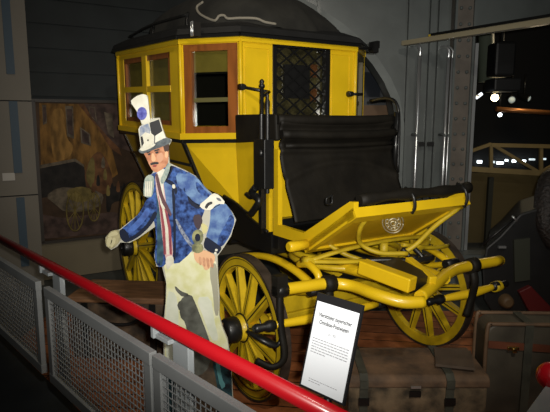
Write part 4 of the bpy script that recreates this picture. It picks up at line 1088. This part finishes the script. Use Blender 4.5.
# dark cabinet seen between coach and arch
t = empty('cabinet', 'dark cabinet with brown lower board behind the coach, inside the arch', 'cabinet', loc=(1.1, 7.3, 0)); o = t.location.copy()
b = MB(); c0 = aty(350, 117, 7.0); c1 = aty(400, 30, 7.0); zt2 = 2.75
b.box((0, 0, 1.35), (1.1, .5, 2.7), mat('blue_black', (.016, .019, .024), .4)); b.build('body', t, .01)
z0_ = aty(380, 117, 7.0).z; z1_ = aty(380, 106, 7.0).z
b = MB(); b.box((0, -.26, (z0_+z1_)/2), (1.08, .03, z1_-z0_+.02), mat('brown_board', (.16, .085, .035), .6, noise=.3, scale=4)); b.build('brown_board', t)
b = MB(); zc0 = aty(380, 97, 7.0).z; zc1 = aty(380, 72, 7.0).z
for (xx) in (-.2, .12): b.box((xx, -.265, (zc0+zc1)/2), (.27, .02, zc1-zc0), mat('dark_pane', (.022, .026, .034), .15)); 
b.build('glass_door', t)

# ================================================================== FOOTBRIDGE AND LAMPS (right background)
t = empty('truss_railing', 'ochre steel truss railing with diagonal braces, right background', 'railing', loc=(aty(515, 178, 7.9).x, 7.9, 0)); o = t.location.copy()
TY = 7.9
def tp(px, py): return aty(px, py, TY)-o
b = MB(); b.beam(tp(491, 145), tp(600, 147.5), .06, .055, TRUSS); b.build('top_chord', t)
b = MB(); b.beam(tp(471, 169), tp(600, 176.5), .06, .075, TRUSS); b.build('bottom_chord', t)
for (a0, a1) in (((491, 145), (491, 170)), ((541, 146), (541, 172)), ((591, 147), (591, 175))):
    b = MB(); b.beam(tp(*a0), tp(*a1), .045, .045, TRUSS, up=(0, 1, 0)); b.build('upright', t)
for (a0, a1) in (((471, 151), (491, 144)), ((493, 145), (540, 173)), ((541, 172), (585, 147))):
    b = MB(); b.beam(tp(*a0), tp(*a1), .045, .045, TRUSS, up=(0, 1, 0)); b.build('brace', t)
for px in (492, 580):
    q = tp(px, 172); b = MB(); b.box((q.x, q.y+.03, q.z/2-.04), (.07, .07, q.z-.08), mat('dark_post', (.03, .03, .02), .6)); b.build('support', t)
lampw = mat('cool_lamp', (1, 1, 1), .5, emit=((.85, .95, 1), 5.0)); lampw2 = mat('dim_lamp', (1, 1, 1), .5, emit=((.8, .95, 1), .9))
warm = mat('warm_lamp', (1, 1, 1), .5, emit=((1, .80, .42), 30.0))
for i, (px, py, w, h, m) in enumerate(((479.5, 161.8, 4, 2.6, lampw), (493.5, 162, 2, 2, lampw2), (500, 163, 6, 2.2, lampw), (506.5, 160.4, 2, 2, lampw), (514, 161, 3, 2.4, lampw), (524, 161, 2.6, 2, lampw), (532, 159.4, 5, 1.6, lampw2), (543, 159, 5, 1.6, lampw2))):
    q = aty(px, py, 10.4); s = 10.6/F
    o2 = MB().box(q, (w*s, .05, h*s), m).build('window_lamp'); relocate(o2, q)
    tag(o2, 'small light far behind the truss railing, %s' % ['leftmost of the row', 'dim, second from the left', 'third from left and the widest', 'fourth from the left', 'fifth from the left', 'sixth from the left', 'dim streak seventh from the left', 'dim streak nearest the right edge'][i], 'light', 'row of far white lights')
def spot(px, py, y, r, m, label, d=(-.3, -1, -.25), L=.22):
    q = aty(px, py, y); d = Vector(d).normalized()
    t = empty('spotlight', label, 'spotlight', loc=q)
    b = MB(); b.lathe([(-L, r*.6), (-L*.8, r), (-.02, r*1.08), (0, r*1.12), (0, r*.95), (-.03, r*.9)], (0, 0, 0), d, BLK, 16); b.build('housing', t)
    b = MB(); b.lathe([(-.02, r*.9), (-.012, r*.5), (-.008, .004)], (0, 0, 0), d, m, 16); b.build('lens', t)
    b = MB(); b.tube([-d*L*.5, -d*L*.5+Vector((0, 0, .2)), -d*L*.5+Vector((0, 0, .35))], .012, BLK, 6, False); b.build('bracket', t)
spot(495, 98, 7.6, .055, warm, 'bright warm spotlight shining towards the camera at upper right')
spot(512, 100, 8.2, .055, mat('grey_lens', (.5, .55, .5), .3, emit=((.8, .9, .8), .25)), 'faintly glowing grey spotlight just right of the bright one')  # weak glow put into the grey lens material
spot(530, 99, 8.6, .05, mat('grey_lens', (.5, .55, .5), .3), 'dim spotlight tilted sideways, farthest right of the row', (.6, -1, -.4))
spot(500, 115, 8.0, .035, lampw, 'small white spotlight hanging under the orange lit rail')
a0 = aty(476, 98, 7.0); a1 = aty(482, 93.5, 7.0)
b = MB(); b.tube([a0, a1], .022, mat('tube_lamp', (1, 1, 1), .4, emit=((.9, .95, 1), 1.2)), 10, False); o2 = b.build('tube_lamp'); relocate(o2, (a0+a1)/2); b = MB(); m_ = Vector((0, 0, 0)); b.beam(m_, Vector((x1+.02, PY+.05, m_.z+a0.z))-(a0+a1)/2, .02, .02, BLK); b.build('arm', o2); tag(o2, 'short tilted white tube lamp beside the riveted column top', 'light')
a0 = aty(496, 109, 7.9); a1 = aty(560, 113.5, 7.9)
b = MB(); b.tube([a0, a1], .035, mat('copper_rail', (.55, .22, .07), .35, metal=.6), 10, False); o2 = b.build('lighting_rail'); relocate(o2, a0); tag(o2, 'copper coloured rail lit by the warm spotlight', 'rail')
a0 = aty(489, -235, 7.4); a1 = aty(486, 82, 7.4)
b = MB(); b.tube([a0, a1], .10, mat('dim_green_pipe', (.10, .12, .09), .5), 16, False); o2 = b.build('duct'); relocate(o2, a1); tag(o2, 'thick dull green vertical duct under the overhead beam', 'duct')
t = empty('projector', 'black hanging projector silhouette beside the green duct', 'projector', loc=aty(501, 60, 7.0))
b = MB(); b.box((0, 0, 0), (.26, .3, .42), blk2); b.build('body', t, .03)
b = MB(); b.box((0.02, -.05, -.32), (.34, .34, .16), blk2); b.build('lens_box', t, .02)
b = MB(); b.tube([(0, 0, .2), (0, 0, .75)], .02, blk2, 8, False); b.build('hanger', t)

# ================================================================== LIGHT
def lamp(name, kind, loc, target, power, col, size=.1, angle=70, blend=.6):
    l = bpy.data.lights.new(name, kind); l.energy = power; l.color = col
    o = bpy.data.objects.new(name, l); COL.objects.link(o); o.location = loc
    if target is not None: o.rotation_euler = (Vector(target)-Vector(loc)).to_track_quat('-Z', 'Y').to_euler()
    if kind == 'SPOT': l.spot_size = math.radians(angle); l.spot_blend = blend; l.shadow_soft_size = size
    elif kind == 'POINT': l.shadow_soft_size = size
    return o
lamp('key_spot', 'SPOT', (.75, -.5, 4.4), (.35, 3.8, 1.4), 260, (1, .93, .80), .12, 62, .8)
lamp('left_spot', 'SPOT', (-1.2, 2.2, 4.9), (-.9, 6.6, 1.3), 70, (1, .86, .66), .15, 70, 1)
lamp('column_fill_spot', 'SPOT', (2.6, 2.6, 5.0), (1.9, 6.0, 1.2), 40, (.95, .95, .9), .15, 70, 1)  # unseen fill light added to lighten the steel column
lamp('olive_wall_lamp', 'POINT', (3.6, 7.6, 2.6), None, 14, (1, .8, .5), .1)
lamp('camera_flash', 'SPOT', (.06, -.01, EYE+.05), atd(285, 85, 5), 500, (1, .96, .88), .02, 80, 1)
wd = bpy.data.worlds.new('world'); S.world = wd; wd.use_nodes = True
wd.node_tree.nodes['Background'].inputs[0].default_value = (.55, .62, .7, 1); wd.node_tree.nodes['Background'].inputs[1].default_value = .003

S.view_settings.view_transform = 'Standard'; S.view_settings.look = 'None'; S.view_settings.gamma = 1; S.view_settings.use_curve_mapping = False
S.view_settings.exposure = 0
